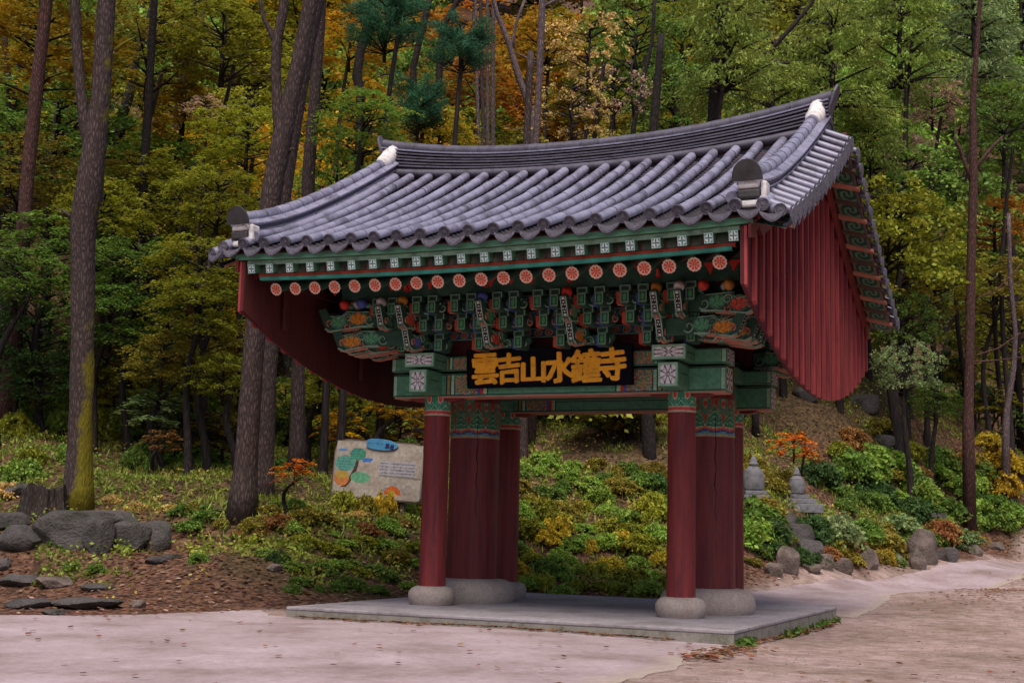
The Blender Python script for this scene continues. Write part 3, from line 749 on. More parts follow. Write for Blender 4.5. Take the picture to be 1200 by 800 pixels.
# main ridge
def rz(x, lo): return (7.36+.24*(abs(x)/3.9)**2) if lo else 0
def rtop(x): return 7.86+.40*(abs(x)/4.15)**2.3
def course(name, z_off, hh, wy, mat, xr, parent, f0=0):
    """a course between the ridge's foot and its top; z_off is the share of the height"""
    b = MB(); n = 48; vs = []
    for i in range(n+1):
        x = -xr+2*xr*i/n; z = rz(x, 1)+(rtop(x)-rz(x, 1))*z_off
        vs += [(x, -wy, z), (x, wy, z), (x, wy, z+hh), (x, -wy, z+hh)]
    fs = [(i*4+k, i*4+(k+1) % 4, (i+1)*4+(k+1) % 4, (i+1)*4+k) for i in range(n) for k in range(4)]+[(3, 2, 1, 0), tuple(n*4+k for k in range(4))]
    return b.add(vs, fs).build(name, mat, parent)
ridge = course('main_ridge', -.25, .56, .13, 'tile_dark', 4.10, roof)
for sy in (-1, 1):
    p = []; 
    for i in range(41):
        x = -4.02+8.04*i/40; p.append((x, sy*.17, rz(x, 1)+.11))
    MB().tube(p, .078, 10).build('foot_roll', 'tile_ridge', ridge, True)
for q, (zo, wy, mt) in enumerate(((.40, .20, 'tile_ridge'), (.50, .19, 'tile_ridge'), (.60, .205, 'tile_ridge'), (.70, .19, 'tile_ridge'), (.80, .205, 'tile_ridge'), (.915, .185, 'tile'))):
    course('flat_course', zo, .026, wy, mt, 4.12, ridge)
nr = 25
for i in range(nr):
    xa, xb_ = -4.16+8.32*i/nr, -4.16+8.32*(i+.985)/nr
    p = [(x, 0, rtop(x)+.055) for x in (xa, (xa+xb_)/2, xb_)]
    o = MB().tube(p, [.098, .097, .094], 12).build('ridge_cap_tile', 'tile_ridge', ridge, True)
for sx in (-1, 1):
    pl = [(-.13, -.34), (-.15, -.05)]+[(.15*math.cos(PI-PI*i/10), .02+.20*math.sin(PI*i/10)) for i in range(11)]+[(.15, -.05), (.13, -.34)]
    Mx = Matrix.Translation((sx*4.19, 0, rtop(4.16)+.02)) @ Matrix.Rotation(sx*math.radians(18), 4, 'Y')
    MB().prism(pl, -.02, .02, 'x', Mx).build('ridge_end_plate', 'tile_ridge', ridge, bevel=.008)

# ---- eaves: fascias, square flying rafters with flower ends, round rafters with rosettes
def eave_strip(name, y, zc, h, d, mat, xr, sy):
    b = MB(); n = 24; vs = []
    for i in range(n+1):
        x = -xr+2*xr*i/n; z = zc+lift(x); ya, yb = sy*y, sy*(y-d)
        vs += [(x, ya, z), (x, yb, z), (x, yb, z+h), (x, ya, z+h)]
    fs = [(i*4+k, i*4+(k+1) % 4, (i+1)*4+(k+1) % 4, (i+1)*4+k) for i in range(n) for k in range(4)]+[(3, 2, 1, 0), tuple(n*4+k for k in range(4))]
    return b.add(vs, fs).build(name, mat, gate)
def sq_print(u, v):
    x, y = u*2-1, v*2-1; r = math.hypot(x, y)
    if abs(x) > .72 or abs(y) > .78: return (.34, .50, .46)
    if r < .2: return (.05, .18, .20)
    return (.60, .66, .64) if (abs(math.sin(math.atan2(y, x)*2)) > .45 and r < .82) else (.02, .07, .09)
sqm = painted('flower_end', lambda u, v: (-.062+.124*u, -.002, -.068+.136*v), sq_print, 16, 18)
sb = MB().box((-.058, 0, -.064), (.058, 1.3, .064), Matrix.Rotation(math.radians(13), 4, 'X')); sbm = sb.mesh('flying_rafter', 'brown')
sgm = MB().box((-.060, .001, -.066), (.060, .16, .066), Matrix.Rotation(math.radians(13), 4, 'X')).mesh('rafter_tip', 'green')
ros_v, ros_f, ros_c = [], [], []
def rosette():
    nr_, ns = 12, 64; vs = [(0, 0, 0)]; fs = []; cols = []
    def colf(r, th):
        k = (th/(2*PI)*8) % 1; pet = abs(k-.5)*2
        if r < .10: return (.62, .50, .40)
        if r < .17: return (.12, .02, .01)
        if r < .72: return (.62, .055, .02) if pet < .72-.25*abs(r-.45) else (.66, .46, .34)
        return (.66, .42, .32)
    R_ = .098
    for i in range(1, nr_+1):
        for k in range(ns):
            th = 2*PI*k/ns; rr = R_*i/nr_
            if i == nr_: rr *= .93+.09*abs(math.sin(th*6))
            vs.append((rr*math.cos(th), 0, rr*math.sin(th)))
    for k in range(ns): fs.append((0, 1+(k+1) % ns, 1+k)); cols += [(*colf(.04, 0), 1)]*3
    for i in range(nr_-1):
        for k in range(ns):
            a = 1+i*ns; fs.append((a+k, a+(k+1) % ns, a+ns+(k+1) % ns, a+ns+k)); cols += [(*colf((i+1.5)/nr_, 2*PI*(k+.5)/ns), 1)]*4
    me = bpy.data.meshes.new('rosette'); me.from_pydata(vs, [], fs); me.materials.append(MT['paint'])
    ca = me.color_attributes.new('print', 'FLOAT_COLOR', 'CORNER'); ca.data.foreach_set('color', [c for q in cols for c in q]); return me
rosm = rosette()
RS = math.radians(24)
rb_ = MB().tube([(0, .0, 0), (0, 3.9*math.cos(RS), 3.9*math.sin(RS))], [.078, .09], 12); rbm = rb_.mesh('round_rafter', 'brown', True)
rtip = MB().tube([(0, .002, .001), (0, .28, .125)], [.082, .084], 14).mesh('rafter_tip', 'green_dk', True)
for sy in (-1, 1):
    Rz = Matrix.Identity(4) if sy < 0 else Matrix.Rotation(PI, 4, 'Z')
    eave_strip('eave_fascia', 4.66, 5.115, .085, .05, 'green', 3.98, sy)
    eave_strip('eave_fascia', 4.60, 5.052, .058, .05, 'green_lt', 3.80, sy)
    eave_strip('rafter_board', 4.30, 4.985, .12, .02, 'brown', 3.78, sy)
    eave_strip('red_lath', 4.43, 4.885, .050, .06, 'orange', 3.70, sy)
    eave_strip('teal_lath', 4.46, 4.838, .046, .08, 'teal', 3.66, sy)
    for k in range(22):
        x = -3.75+7.5*k/21 if k not in (0, 21) else (-3.72 if k == 0 else 3.72)
        o = put('flying_rafter', sbm, gate, M=Matrix.Translation((x, sy*4.60, 4.985+lift(x))) @ Rz)
        put('flower_end', sqm, o, M=Matrix.Rotation(math.radians(13), 4, 'X') @ Matrix.Translation((0, -.003, 0))); put('rafter_tip', sgm, o)
    for k in range(21):
        x = -3.46+6.92*k/20
        o = put('round_rafter', rbm, gate, M=Matrix.Translation((x, sy*4.30, 4.735+lift(x)*.7)) @ Rz)
        put('rosette', rosm, o, M=Matrix.Rotation(RS, 4, 'X') @ Matrix.Translation((0, -.006, 0))); put('rafter_tip', rtip, o)
    # boards between the flying rafters, striped
    def stripe(u, v):
        k = (u*22*7) % 7
        if v > .75: return (.05, .12, .08)
        return [(.09, .05, .04), (.16, .10, .08), (.06, .13, .09), (.13, .08, .06), (.07, .05, .04), (.16, .11, .09), (.05, .10, .07)][int(k)]
    yy = sy*4.42
    me = painted('striped_board', lambda u, v: (-3.75+7.5*u, yy+(-.03*(1-v))*-sy, 4.935+lift(-3.75+7.5*u)+.13*v), stripe, 22*14, 4); put('striped_board', me, gate)

wdm = MB().prism([(-.11, .10), (-.04, .02), (0, -.07), (.04, .02), (.11, .10)], -.02, .02, 'y').mesh('painted_wedge', 'redbulb')
for sy in (-1, 1):
    for k in range(20):
        if k % 5 in (1, 2): continue
        x = -3.287+6.92*(k)/20; put('painted_wedge', wdm, gate, M=Matrix.Translation((x, sy*2.9, 4.97+.02*(k % 2))))
# purlins
for sy in (-1, 1):
    MB().tube([(-3.78, sy*2.62, 5.27), (3.78, sy*2.62, 5.27)], .12, 16).build('eave_purlin', 'green_dk', gate, True)
    MB().box((-3.3, sy*2.62-.05, 4.86), (3.3, sy*2.62+.05, 5.14)).build('purlin_board', 'green_dk', gate)
    MB().tube([(-3.78, sy*1.2, 5.95), (3.78, sy*1.2, 5.95)], .12, 12).build('middle_purlin', 'green_dk', gate, True)
MB().tube([(-3.78, 0, 6.62), (3.78, 0, 6.62)], .14, 12).build('ridge_purlin', 'green_dk', gate, True)
# wall of boards above the beams, closing the bracket zone
for sy in (-1, 1):
    MB().box((-2.5, sy*1.46-.05, 4.03), (2.5, sy*1.46+.05, 5.7)).build('bracket_wall', 'redin', gate)

def wallprint(u, v):
    k = (u*26) % 1; x, y = (k-.5)*2, (v-.5)*2; r = math.hypot(x, y*1.1)
    if abs(y) > .88: return (.28, .48, .34)
    if r < .25: return (.50, .30, .05)
    if r < .62: return (.50, .07, .04) if math.sin(math.atan2(y, x)*6) > 0 else (.30, .10, .08)
    if r < .75: return (.40, .44, .40)
    return (.05, .16, .10) if (x*y) > 0 else (.05, .07, .26)
for (yy, z0, z1, xr) in ((-1.54, 4.30, 4.46, 2.45), (-1.93, 4.52, 4.66, 2.6), (-2.28, 4.74, 4.86, 2.7)):
    b = MB().box((-xr, yy, z0), (xr, yy+.05, z1)).build('painted_board', 'green_dk', gate)
    put('painted_face', painted('painted_face', lambda u, v: (-xr+2*xr*u, yy-.003, z0+.005+(z1-z0-.01)*v), wallprint, 780, 12), b)
# ---- windboards with planks and battens
def zb(y): return 3.42+.98*(abs(y)/4.63)**2.0
for sx in (-1, 1):
    wb = MB(); X = sx*3.85
    ys = [-4.63+9.26*i/40 for i in range(41)]
    wb = MB()
    for y in (-3.6, -1.2, 1.2, 3.6):
        wb.box((X-sx*.12-.03, y-.05, zb(y)+.25), (X-sx*.12+.03, y+.05, bed(3.85, y)-.45))
    wb.box((X-sx*.07-.03, -4.4, 4.95), (X-sx*.07+.03, 4.4, 5.07))
    wbo = wb.build('wind_board', 'redin', gate)
    npk = 22; pw = 9.26/npk
    for k in range(npk):
        a, b_ = -4.63+pw*k, -4.63+pw*(k+1)-.006
        def top(y): return bed(3.85, y)-.24
        poly = [(a, zb(a)), ((a+b_)/2, zb((a+b_)/2)), (b_, zb(b_)), (b_, top(b_)), (a, top(a))]
        if abs(a) < pw*.5 or a*b_ < 0: pass
        MB().prism(poly, X-.018+random.uniform(-.003, .003), X+.018+random.uniform(-.003, .003), 'x').build('plank', 'redplank', wbo)
        c = b_+.003 if k < npk-1 else b_-.04
        if k == 0:
            MB().prism([(a-.01, zb(a)-.005), (a+.05, zb(a+.05)-.012), (a+.05, top(a+.05)), (a-.01, top(a))], X+sx*.02, X+sx*.055, 'x').build('batten', 'redboard', wbo)
        hwid = .048
        MB().prism([(a, zb(a)+.012), (b_, zb(b_)+.012), (b_, top(b_)), (a, top(a))], X-sx*.034, X-sx*.0225, 'x').build('inner_shade_plank', 'redin', wbo)  # added inner skin: unfaded red, darkened to keep the inside in shade
        for ss in (1,):
            x0_, x1_ = (X+sx*.0215, X+sx*.075) if ss > 0 else (X-sx*.056, X-sx*.0215)
            MB().prism([(c-hwid, zb(c-hwid)-.006), (c+hwid, zb(c+hwid)-.006), (c+hwid*.7, top(c)), (c-hwid*.7, top(c))], x0_, x1_, 'x').build('batten', 'redboard', wbo)
    # barge board following the roof line, its underside notched near the eave
    for sy in (-1, 1):
        n_ = 22; up = []; dn = []
        for i in range(n_+1):
            y = sy*(4.66-4.66*i/n_); up.append((y, bed(3.95, y)-.20)); d_ = .50 if abs(y) < 3.9 else .40+.1*math.sin(i*2.7)
            dn.append((y, bed(3.95, y)-d_))
        MB().prism(up+dn[::-1], sx*3.925, sx*3.965, 'x').build('barge_board', 'red', gate)
    # soffit outside: ribs and carved green panels
    for sy in (-1, 1):
        n_ = 13
        for i in range(n_):
            ya, yb = sy*(4.60-4.55*i/n_), sy*(4.60-4.55*(i+.86)/n_)
            def sp(y, dx, dz): return (sx*(3.97+dx), y, bed(4.1, y)-.215-.28*dx+dz)
            def carve(u, v):
                x, y = u*2-1, v*2-1; r = math.hypot(x*.8, y); th = math.atan2(y, x)
                if abs(x) > .86 or abs(y) > .82: return (.16, .13, .09)
                return (.11, .24, .16) if math.sin(r*11+2*th) > .25 else (.02, .065, .045)
            me = painted('soffit_panel', lambda u, v: sp(ya+(yb-ya)*u, .03+.40*v, 0), carve, 26, 18); put('soffit_panel', me, gate)
            yr = sy*(4.60-4.55*(i+.93)/n_)
            b = MB(); q = [Vector(sp(yr-.028, 0, .01)), Vector(sp(yr+.028, 0, .01)), Vector(sp(yr+.028, .47, .01)), Vector(sp(yr-.028, .47, .01))]
            b.add([p for p in q]+[p-Vector((0, 0, .05)) for p in q], [(0, 1, 2, 3), (7, 6, 5, 4), (0, 4, 5, 1), (1, 5, 6, 2), (2, 6, 7, 3), (3, 7, 4, 0)]); b.build('verge_rib', 'brown' if i % 2 else 'salmon', gate)
        p = [sp(sy*(4.55-4.5*i/20), .40, .03) for i in range(21)]
        MB().tube(p, .03, 6).build('verge_edge', 'tile_dark', gate)

# ---- bracket sets
def tongue(u0, w_=.055, z0=0, L=1.2, tip=.30, name='bracket_tongue'):
    """side profile (outward, up): a long arm whose nose turns up behind a slanting face"""
    pr_ = [(0, z0+.03), (L*.55, z0+.03), (L*.72, z0+.0), (L-.14, z0-.05), (L-.02, z0-.03), (L+.02, z0), (L+.15, z0+.30), (L+.03, z0+.33), (L-.05, z0+.20), (L-.22, z0+.16), (L-.35, z0+.27), (0, z0+.27)]
    return pr_
def plate_print(u, v):
    x, y = abs(u*2-1), v*2-1
    if x > .72 or abs(y) > .93: return (.26, .40, .32)
    if x > .5: return (.01, .015, .015)
    t = abs(y)
    if t < .26: return (.01, .01, .012) if (x < .5 and t < .16) or x < .18 else WH_
    return WH_ if (t > .38 and abs(t-.62) > .09 and x < .30+.18*math.cos(t*9)) else (.012, .012, .015)
plm = painted('face_plate', lambda u, v: (-.052+.104*u, 0, .30*v), plate_print, 12, 30)
def lotus(rc, oc):
    """a lotus in side view as flat print on a shaped leaf"""
    b = []
    def fn(u, v):
        x, y = u*2-1, v*2-1; r = math.hypot(x, y); th = math.atan2(y+.4, x)
        if r > .93: return (.10, .24, .16)
        if r > .8: return (.02, .05, .03)
        p = abs(math.sin(th*5)); return rc if p > .3 else oc
    return fn
def side_leaf(rc, oc, L, hgt):
    n = 14
    me = painted('lotus_leaf', lambda u, v: (0, L*(u-.5)*(1-.35*(2*v-1)**2), hgt*(v-.5)*(1-.5*(2*u-1)**2)), lotus(rc, oc), n*2, n)
    return me
LV = {'r': side_leaf((.55, .09, .06), (.16, .01, .01), .36, .25), 'o': side_leaf((.62, .24, .03), (.26, .06, .01), .42, .25), 'b': side_leaf((.13, .16, .52), (.03, .04, .16), .34, .22), 'g': side_leaf((.10, .32, .17), (.02, .08, .05), .34, .23)}
def curl_mesh(mat, r0=.075, turns=1.35, name='scroll'):
    p = []; n = 16
    for i in range(n+1):
        t = i/n; a = turns*2*PI*t; r = r0*(1-.72*t); p.append((0, -r*math.cos(a), r*math.sin(a)))
    return MB().tube(p, [.015*(1-.5*i/n) for i in range(n+1)], 5).mesh(name, mat, 'all')
CURL = [curl_mesh('green_lt'), curl_mesh('salmon', .06, 1.1), curl_mesh('green_lt', .09, 1.0)]
def bulb_mesh(mat):
    b = MB(); b.lathe([(.005, -.10), (.05, -.085), (.078, -.04), (.082, .0), (.062, .055), (.025, .09), (.004, .10)], (0, 0, 0), 14)
    me = b.mesh('lotus_bulb', mat, 'all'); me.transform(Matrix.Rotation(math.radians(78), 4, 'X')); return me
BLB = {k: bulb_mesh(v) for k, v in (('y', 'yellow'), ('b', 'blue'), ('r', 'redbulb'), ('w', 'white'))}
def arm(parent, M, L1, bulb, lv, tiers=2):
    """one outward arm chain: tiers of tongues with plates, side lotus leaves, trims and a bulb on top"""
    specs = ((.05, L1), (.37, L1+.24))[:tiers] if tiers == 2 else ((.37, L1+.24),)
    for k, (z0, L) in enumerate(specs):
        pts = tongue(0, z0=z0, L=L)
        def T(p): return (-p[0], p[1])
        t = MB().prism([(-u, v) for u, v in pts], -.05, .05, 'x').build('bracket_tongue', 'green_dk', parent); t.matrix_local = M
        # pale rims along the underside, proud of the sides
        rim = MB(); und = [(L*.45, z0+.03), (L*.62, z0+.02), (L*.80, z0-.02), (L-.08, z0-.05), (L+.02, z0-.01)]
        for sxx in (-1, 1): rim.tube([(sxx*.052, -u, v) for u, v in und], .017, 5)
        for sxx in (-1, 1): rim.tube([(sxx*.052, -u, v) for u, v in [(L*.5, z0+.26), (L-.35, z0+.265), (L-.22, z0+.165), (L-.06, z0+.20)]], .010, 5)
        rim.build('painted_rim', 'green_lt', t)
        MB().tube([(0, -(L*.6), z0+.0), (0, -(L-.14), z0-.06), (0, -(L), z0-.035)], .022, 6).build('painted_rim', 'salmon', t)
        put('face_plate', plm, t, M=Matrix.Translation((0, -(L+.028), z0+.005)) @ Matrix.Rotation(math.atan2(.13, .30), 4, 'X'))
        for sxx in (-1, 1):
            put('lotus_leaf', LV[lv[k % len(lv)]], t, M=Matrix.Translation((sxx*.0535, -(L-.20), z0+.10)))
            put('lotus_leaf', LV['g' if lv[k % len(lv)] != 'g' else 'o'], t, M=Matrix.Translation((sxx*.0545, -(L-.54), z0+.15)))
            for q_, (uu, vv, cc) in enumerate(((L-.37, z0+.17, 0), (L-.06, z0+.09, 1), (L-.74, z0+.13, 2), (L-.36, z0+.03, 1))):
                put('scroll', CURL[cc], t, M=Matrix.Translation((sxx*.062, -uu, vv)) @ Matrix.Rotation(q_*1.3, 4, 'X'))
    if bulb:
        zt = .70; L = L1+.16
        t = MB().prism([(0, zt), (-L*.8, zt), (-L, zt+.0), (-L-.02, zt+.09), (-L+.1, zt+.12), (-L*.6, zt+.18), (0, zt+.2)], -.045, .045, 'x').build('bracket_tongue', 'green_dk', parent); t.matrix_local = M
        put('lotus_bulb', BLB[bulb], t, M=Matrix.Translation((0, -L-.07, zt+.055)))
        MB().tube([(0, -L+.2, zt+.18), (0, -L+.02, zt+.26), (0, -L-.02, zt+.34)], [.05, .04, .02], 6).build('red_scroll', 'redbulb', t)
kb = MB(); kb.prism([(-.085, .0), (.085, .0), (.10, .05), (.075, .085), (-.075, .085), (-.10, .05)], -.075, .075, 'y')
kb.box((-.10, -.09, .085), (.10, .09, .15)); kbm_src = kb
blk = MB(); blk.prism([(-.055, 0), (.055, 0), (.085, .045), (.085, .095), (-.085, .095), (-.085, .045)], -.085, .085, 'y')
blm = blk.mesh('bearing_block', 'green_dk')
bft = painted('block_face', lambda u, v: (-.083+.166*u, -.087, .002+.09*v), lambda u, v: (.22, .38, .27) if (abs(u-.5) > .44 or v > .87 or v < .10) else ((.02, .03, .03) if .3 < v < .7 and abs(u-.5) < .3 else (.045, .14, .085)), 16, 10)
bel = MB().prism([(-.05, 0), (.05, 0), (.07, .06), (.07, .14), (.055, .20), (-.055, .20), (-.07, .14), (-.07, .06)], -.16, .16, 'y'); bem = bel.mesh('arm_end', 'green_dk')
bef = painted('arm_face', lambda u, v: (-.065+.13*u, -.163, .01+.18*v), lambda u, v: (.16, .30, .20) if (abs(u-.5) > .36 or abs(v-.5) > .40) else ((.06, .26, .11) if math.hypot((u-.5)*1.6, v-.5) < .34 else (.02, .06, .04)), 14, 16)
oem = MB().prism([(-.030, 0), (.030, 0), (.038, .06), (.030, .17), (-.030, .17)], -.12, .12, 'y').mesh('orange_scroll', 'orange')
pem = MB().prism([(-.022, 0), (.022, 0), (.03, .06), (.022, .17), (-.022, .17)], -.10, .10, 'y').mesh('blue_scroll', 'blue')
def bracket_set(x, sy, bulb, lv, side=0):
    M0 = Matrix.Translation((x, sy*1.46, 4.03)) @ (Matrix.Identity(4) if sy < 0 else Matrix.Rotation(PI, 4, 'Z'))
    bs = MB().prism([(-.13, 0), (.13, 0), (.18, .07), (.18, .15), (-.18, .15), (-.18, .07)], -.18, .18, 'y').build('bracket_set', 'green', gate); bs.matrix_local = M0
    I = Matrix.Identity(4)
    arm(bs, I, 1.10, bulb, lv)
    # cross arms at each step and the small blocks they carry
    for r_, (u, z, hw, offs) in enumerate(((.50, .06, .48, (-.34, .34)), (.82, .33, .66, (-.5, -.22, .22, .5)), (1.08, .58, .66, (-.5, -.22, .22, .5)))):
        c = MB().prism([(-hw, z+.10), (-hw+.05, z+.03), (-hw+.18, z), (hw-.18, z), (hw-.05, z+.03), (hw, z+.10), (hw, z+.14), (-hw, z+.14)], -u-.045, -u+.045, 'y').build('cross_arm', 'green_dk', bs)
        for k, ox in enumerate(offs):
            e = put('arm_end', bem, bs, M=Matrix.Translation((ox, -u-.05, z-.04)))
            put('arm_face', bef, e)
            if k % 2 == 0: put('orange_scroll' if True else '', oem, bs, M=Matrix.Translation((ox-.115, -u-.03, z-.03)))
            else: put('blue_scroll', pem, bs, M=Matrix.Translation((ox-.115, -u-.0, z-.03)))
            q = put('bearing_block', blm, bs, M=Matrix.Translation((ox, -u-.10, z+.15))); put('block_face', bft, q)
        for ox in (-.62, -.36, -.08, .08, .36, .62):
            if abs(ox) < hw: put('scroll', CURL[r_ % 3], bs, M=Matrix.Translation((ox, -u-.055, z+.06)) @ Matrix.Rotation(PI/2, 4, 'Z') @ Matrix.Rotation(ox*7, 4, 'X'))
    if side:
        Md = Matrix.Rotation(side*math.radians(42), 4, 'Z')
        arm(bs, Md, 1.25, 'w', 'gr'[::-1], 2)
        Ms = Matrix.Rotation(side*math.radians(68), 4, 'Z')
        arm(bs, Ms, 1.42, 'b' if side < 0 else 'r', 'ob', 2)
        Mt = Matrix.Rotation(side*math.radians(88), 4, 'Z') @ Matrix.Translation((0, 0, 0))
        arm(bs, Mt, 1.25, 'r', 'bo', 2)
        # further outward pointing arms from the stepped-out corner
        for (uy, L_, lvv) in ((.55, 1.30, 'og'), (1.0, 1.20, 'og' if side < 0 else 'or')):
            arm(bs, Matrix.Translation((0, -uy, .0)) @ Matrix.Rotation(side*math.radians(80), 4, 'Z'), L_, None, lvv, 2)
        arm(bs, Matrix.Translation((side*.36, 0, 0)), 1.10, None, 'gg', 1)
        for ox, oy, bc in ((.36, -1.36, 'w'), (.72, -1.36, 'b' if side < 0 else 'r'), (1.08, -1.30, 'r' if side < 0 else 'y')):
            tnk = MB().tube([(side*(ox-.25), oy+.5, .78), (side*(ox-.10), oy+.2, .72), (side*ox, oy+.05, .73)], [.05, .05, .04], 8).build('bracket_tongue', 'green', bs, True)
            put('lotus_bulb', BLB[bc], tnk, M=Matrix.Translation((side*ox, oy-.02, .74)))
    return bs
for sy in (-1, 1):
    for x, bu, lv, sd_ in ((-2.1, 'y', 'br', -1), (-.7, 'b', 'rg', 0), (.7, 'r', 'og', 0), (2.1, 'y', 'bg', 1)):
        bracket_set(x, sy, bu, lv, sd_*(1 if sy < 0 else -1))

# ================================================================== PLANTS
def leafmesh(name, cen, size, out=None, flat=.5, elong=1.5, tone=None, mat='leaf'):
    """cen (N,3) leaf centres; every leaf is its own small pointed quad, normals near up by flat"""
    n = len(cen); up = np.zeros((n, 3)); up[:, 2] = 1
    nr_ = rng.normal(size=(n, 3)); nr_ /= np.linalg.norm(nr_, axis=1)[:, None]
    nn = up*flat+nr_*(1-flat); nn /= np.linalg.norm(nn, axis=1)[:, None]
    d = rng.normal(size=(n, 3)) if out is None else out+rng.normal(size=(n, 3))*.5
    d -= nn*(d*nn).sum(1)[:, None]; d /= np.linalg.norm(d, axis=1)[:, None]+1e-9
    s = np.cross(nn, d); sz = (size*1.12*rng.uniform(.65, 1.35, n))[:, None]
    a, b_ = d*sz*elong*.5, s*sz*.5
    co = np.stack([cen-a, cen+b_-a*.1, cen+a, cen-b_-a*.1], 1).reshape(-1, 3)
    q = np.arange(4*n, dtype=np.int32).reshape(-1, 4)
    me = npmesh(name, co, q, mat)
    tt = rng.uniform(0, 1, (n, 2))
    if tone is not None: tt = np.clip(tt*.55+tone[:, None]*.45 if tone.ndim == 1 else tt*.5+tone*.5, 0, 1)
    c = np.zeros((n, 4, 4)); c[:, :, 0] = tt[:, :1]; c[:, :, 1] = tt[:, 1:2]; c[:, :, 3] = 1
    a_ = me.color_attributes.new('tint', 'FLOAT_COLOR', 'POINT'); a_.data.foreach_set('color', c.ravel().astype(np.float32))
    return me
def sprays(kind, ns, nl, seed):
    g = np.random.default_rng(seed); P = []; O = []; T = []; ends = []
    for i in range(ns):
        if kind in ('maple', 'broad', 'sparse', 'shrub'):
            th = g.uniform(0, 2*PI); cz = g.uniform(-.75, .95) if kind != 'shrub' else g.uniform(-.1, 1)
            rr = g.uniform(.35, 1)**.5*math.sqrt(max(.05, 1-cz*cz*.85))*g.uniform(.66, 1.24)
            c = np.array([rr*math.cos(th), rr*math.sin(th), cz*.8]); ends.append(c)
            R_ = g.uniform(.12, .27) if kind == 'maple' else g.uniform(.09, .21)
            if kind == 'shrub': R_ = g.uniform(.18, .34)
            k = int(nl*g.uniform(.6, 1.4)); a = g.uniform(0, 2*PI, k); r = R_*np.abs(g.normal(size=k))*.62
            thick = .05 if kind == 'maple' else .55
            x = r*np.cos(a); y = r*np.sin(a)
            tx, ty = c[0]*.35+g.normal()*.12, c[1]*.35+g.normal()*.12
            z = -tx*x-ty*y-1.1*r*r+(g.normal(size=k)*R_*thick*.45 if kind != 'maple' else g.normal(size=k)*.026)
            p = c+np.stack([x, y, z], 1); o = np.stack([x, y, -r*.4], 1)/(r[:, None]+.01)
        elif kind == 'larch':
            h = g.uniform(-1, 1); L = (1.05-.42*(h+1)/2)*g.uniform(.6, 1); th = g.uniform(0, 2*PI); k = nl
            t = g.uniform(.15, 1, k)**.7; w_ = (1.1-t)*.26*g.normal(size=k)
            dirx, diry = math.cos(th), math.sin(th); e = np.array([dirx*L, diry*L, h*.9-.05]); ends.append(e)
            x = dirx*L*t-diry*w_; y = diry*L*t+dirx*w_; z = h*.9+.10*t-.22*t*t-np.abs(w_)*.35-g.uniform(0, 1, k)**2*.14
            p = np.stack([x, y, z], 1); o = np.stack([dirx+0*t, diry+0*t, -.9+0*t], 1)
        else:   # pine tufts along outward boughs
            th = g.uniform(0, 2*PI); h = g.uniform(-.5, .7); L = g.uniform(.5, 1.1); k = nl
            t = .35+.65*g.uniform(0, 1, k)**.6; b = g.normal(size=(k, 3))*.065
            e = np.array([math.cos(th)*L, math.sin(th)*L, h]); ends.append(e)
            p = np.stack([math.cos(th)*L*t, math.sin(th)*L*t, h+.18*t*t], 1)+b; o = b/.065+np.array([math.cos(th), math.sin(th), .2])
        P.append(p); O.append(o); T.append(np.full((len(p), 2), g.uniform(0, 1, 2)))
    return np.concatenate(P), np.concatenate(O), np.concatenate(T), ends
CROWN = {}; LIMB = {}
def mkcrown(kind, var, ns, nl, size, flat, elong):
    P, O, T, ends = sprays(kind, ns, nl, hash((kind == 'maple', var, ns)) % 9999+var*17)
    CROWN.setdefault(kind, []).append(leafmesh('crown', P, size, O, flat, elong, T))
    b = MB(); base = Vector((0, 0, -.9))
    for e in ends[:(26 if kind in ('maple', 'broad', 'sparse') else 34)]:
        e = Vector(e); j = Vector((0, 0, min(.7, max(-.85, e.z-.35*e.xy.length)))); mid = j.lerp(e, .5)+Vector((random.uniform(-.08, .08), random.uniform(-.08, .08), random.uniform(.0, .08)))
        b.tube([j, mid, e], [.022, .013, .004], 5)
    b.tube([base, (0.02, 0, -.3), (-.02, .02, .3), (0, 0, .8)], [.045, .035, .025, .006], 6)
    LIMB.setdefault(kind, []).append(b.mesh('branches', 'bark_dark', 'all'))
for v in range(5): mkcrown('maple', v, 135, 60, .034, .6, 1.5)
for v in range(4): mkcrown('broad', v, 130, 50, .034, .4, 1.6)
for v in range(3): mkcrown('larch', v, 95, 80, .020, .3, 3.6)
for v in range(2): mkcrown('pine', v, 70, 150, .014, .1, 9)
for v in range(2): mkcrown('sparse', v, 60, 26, .042, .3, 1.3)
for v in range(5): mkcrown('shrub', v, 56, 62, .085, .3, 1.8)
for v in range(2):   # airy small maple
    P, O, T, ends = sprays('maple', 40, 46, 777+v); CROWN.setdefault('small', []).append(leafmesh('crown', P, .075, O, .65, 1.4, T)); LIMB.setdefault('small', []).append(LIMB['maple'][v])
TRUNK = []
for v in range(4):
    b = MB(); bx_, by_ = random.uniform(-.05, .05), random.uniform(-.05, .05)
    pts = [(bx_*math.sin(t*4+v), by_*math.sin(t*5+v), t) for t in [i/9 for i in range(10)]]
    b.tube(pts, [1.5, 1.15, 1.0, .95, .9, .84, .78, .72, .66, .6], 9, rough=.06)
    TRUNK.append(b)
TR_ME = {}
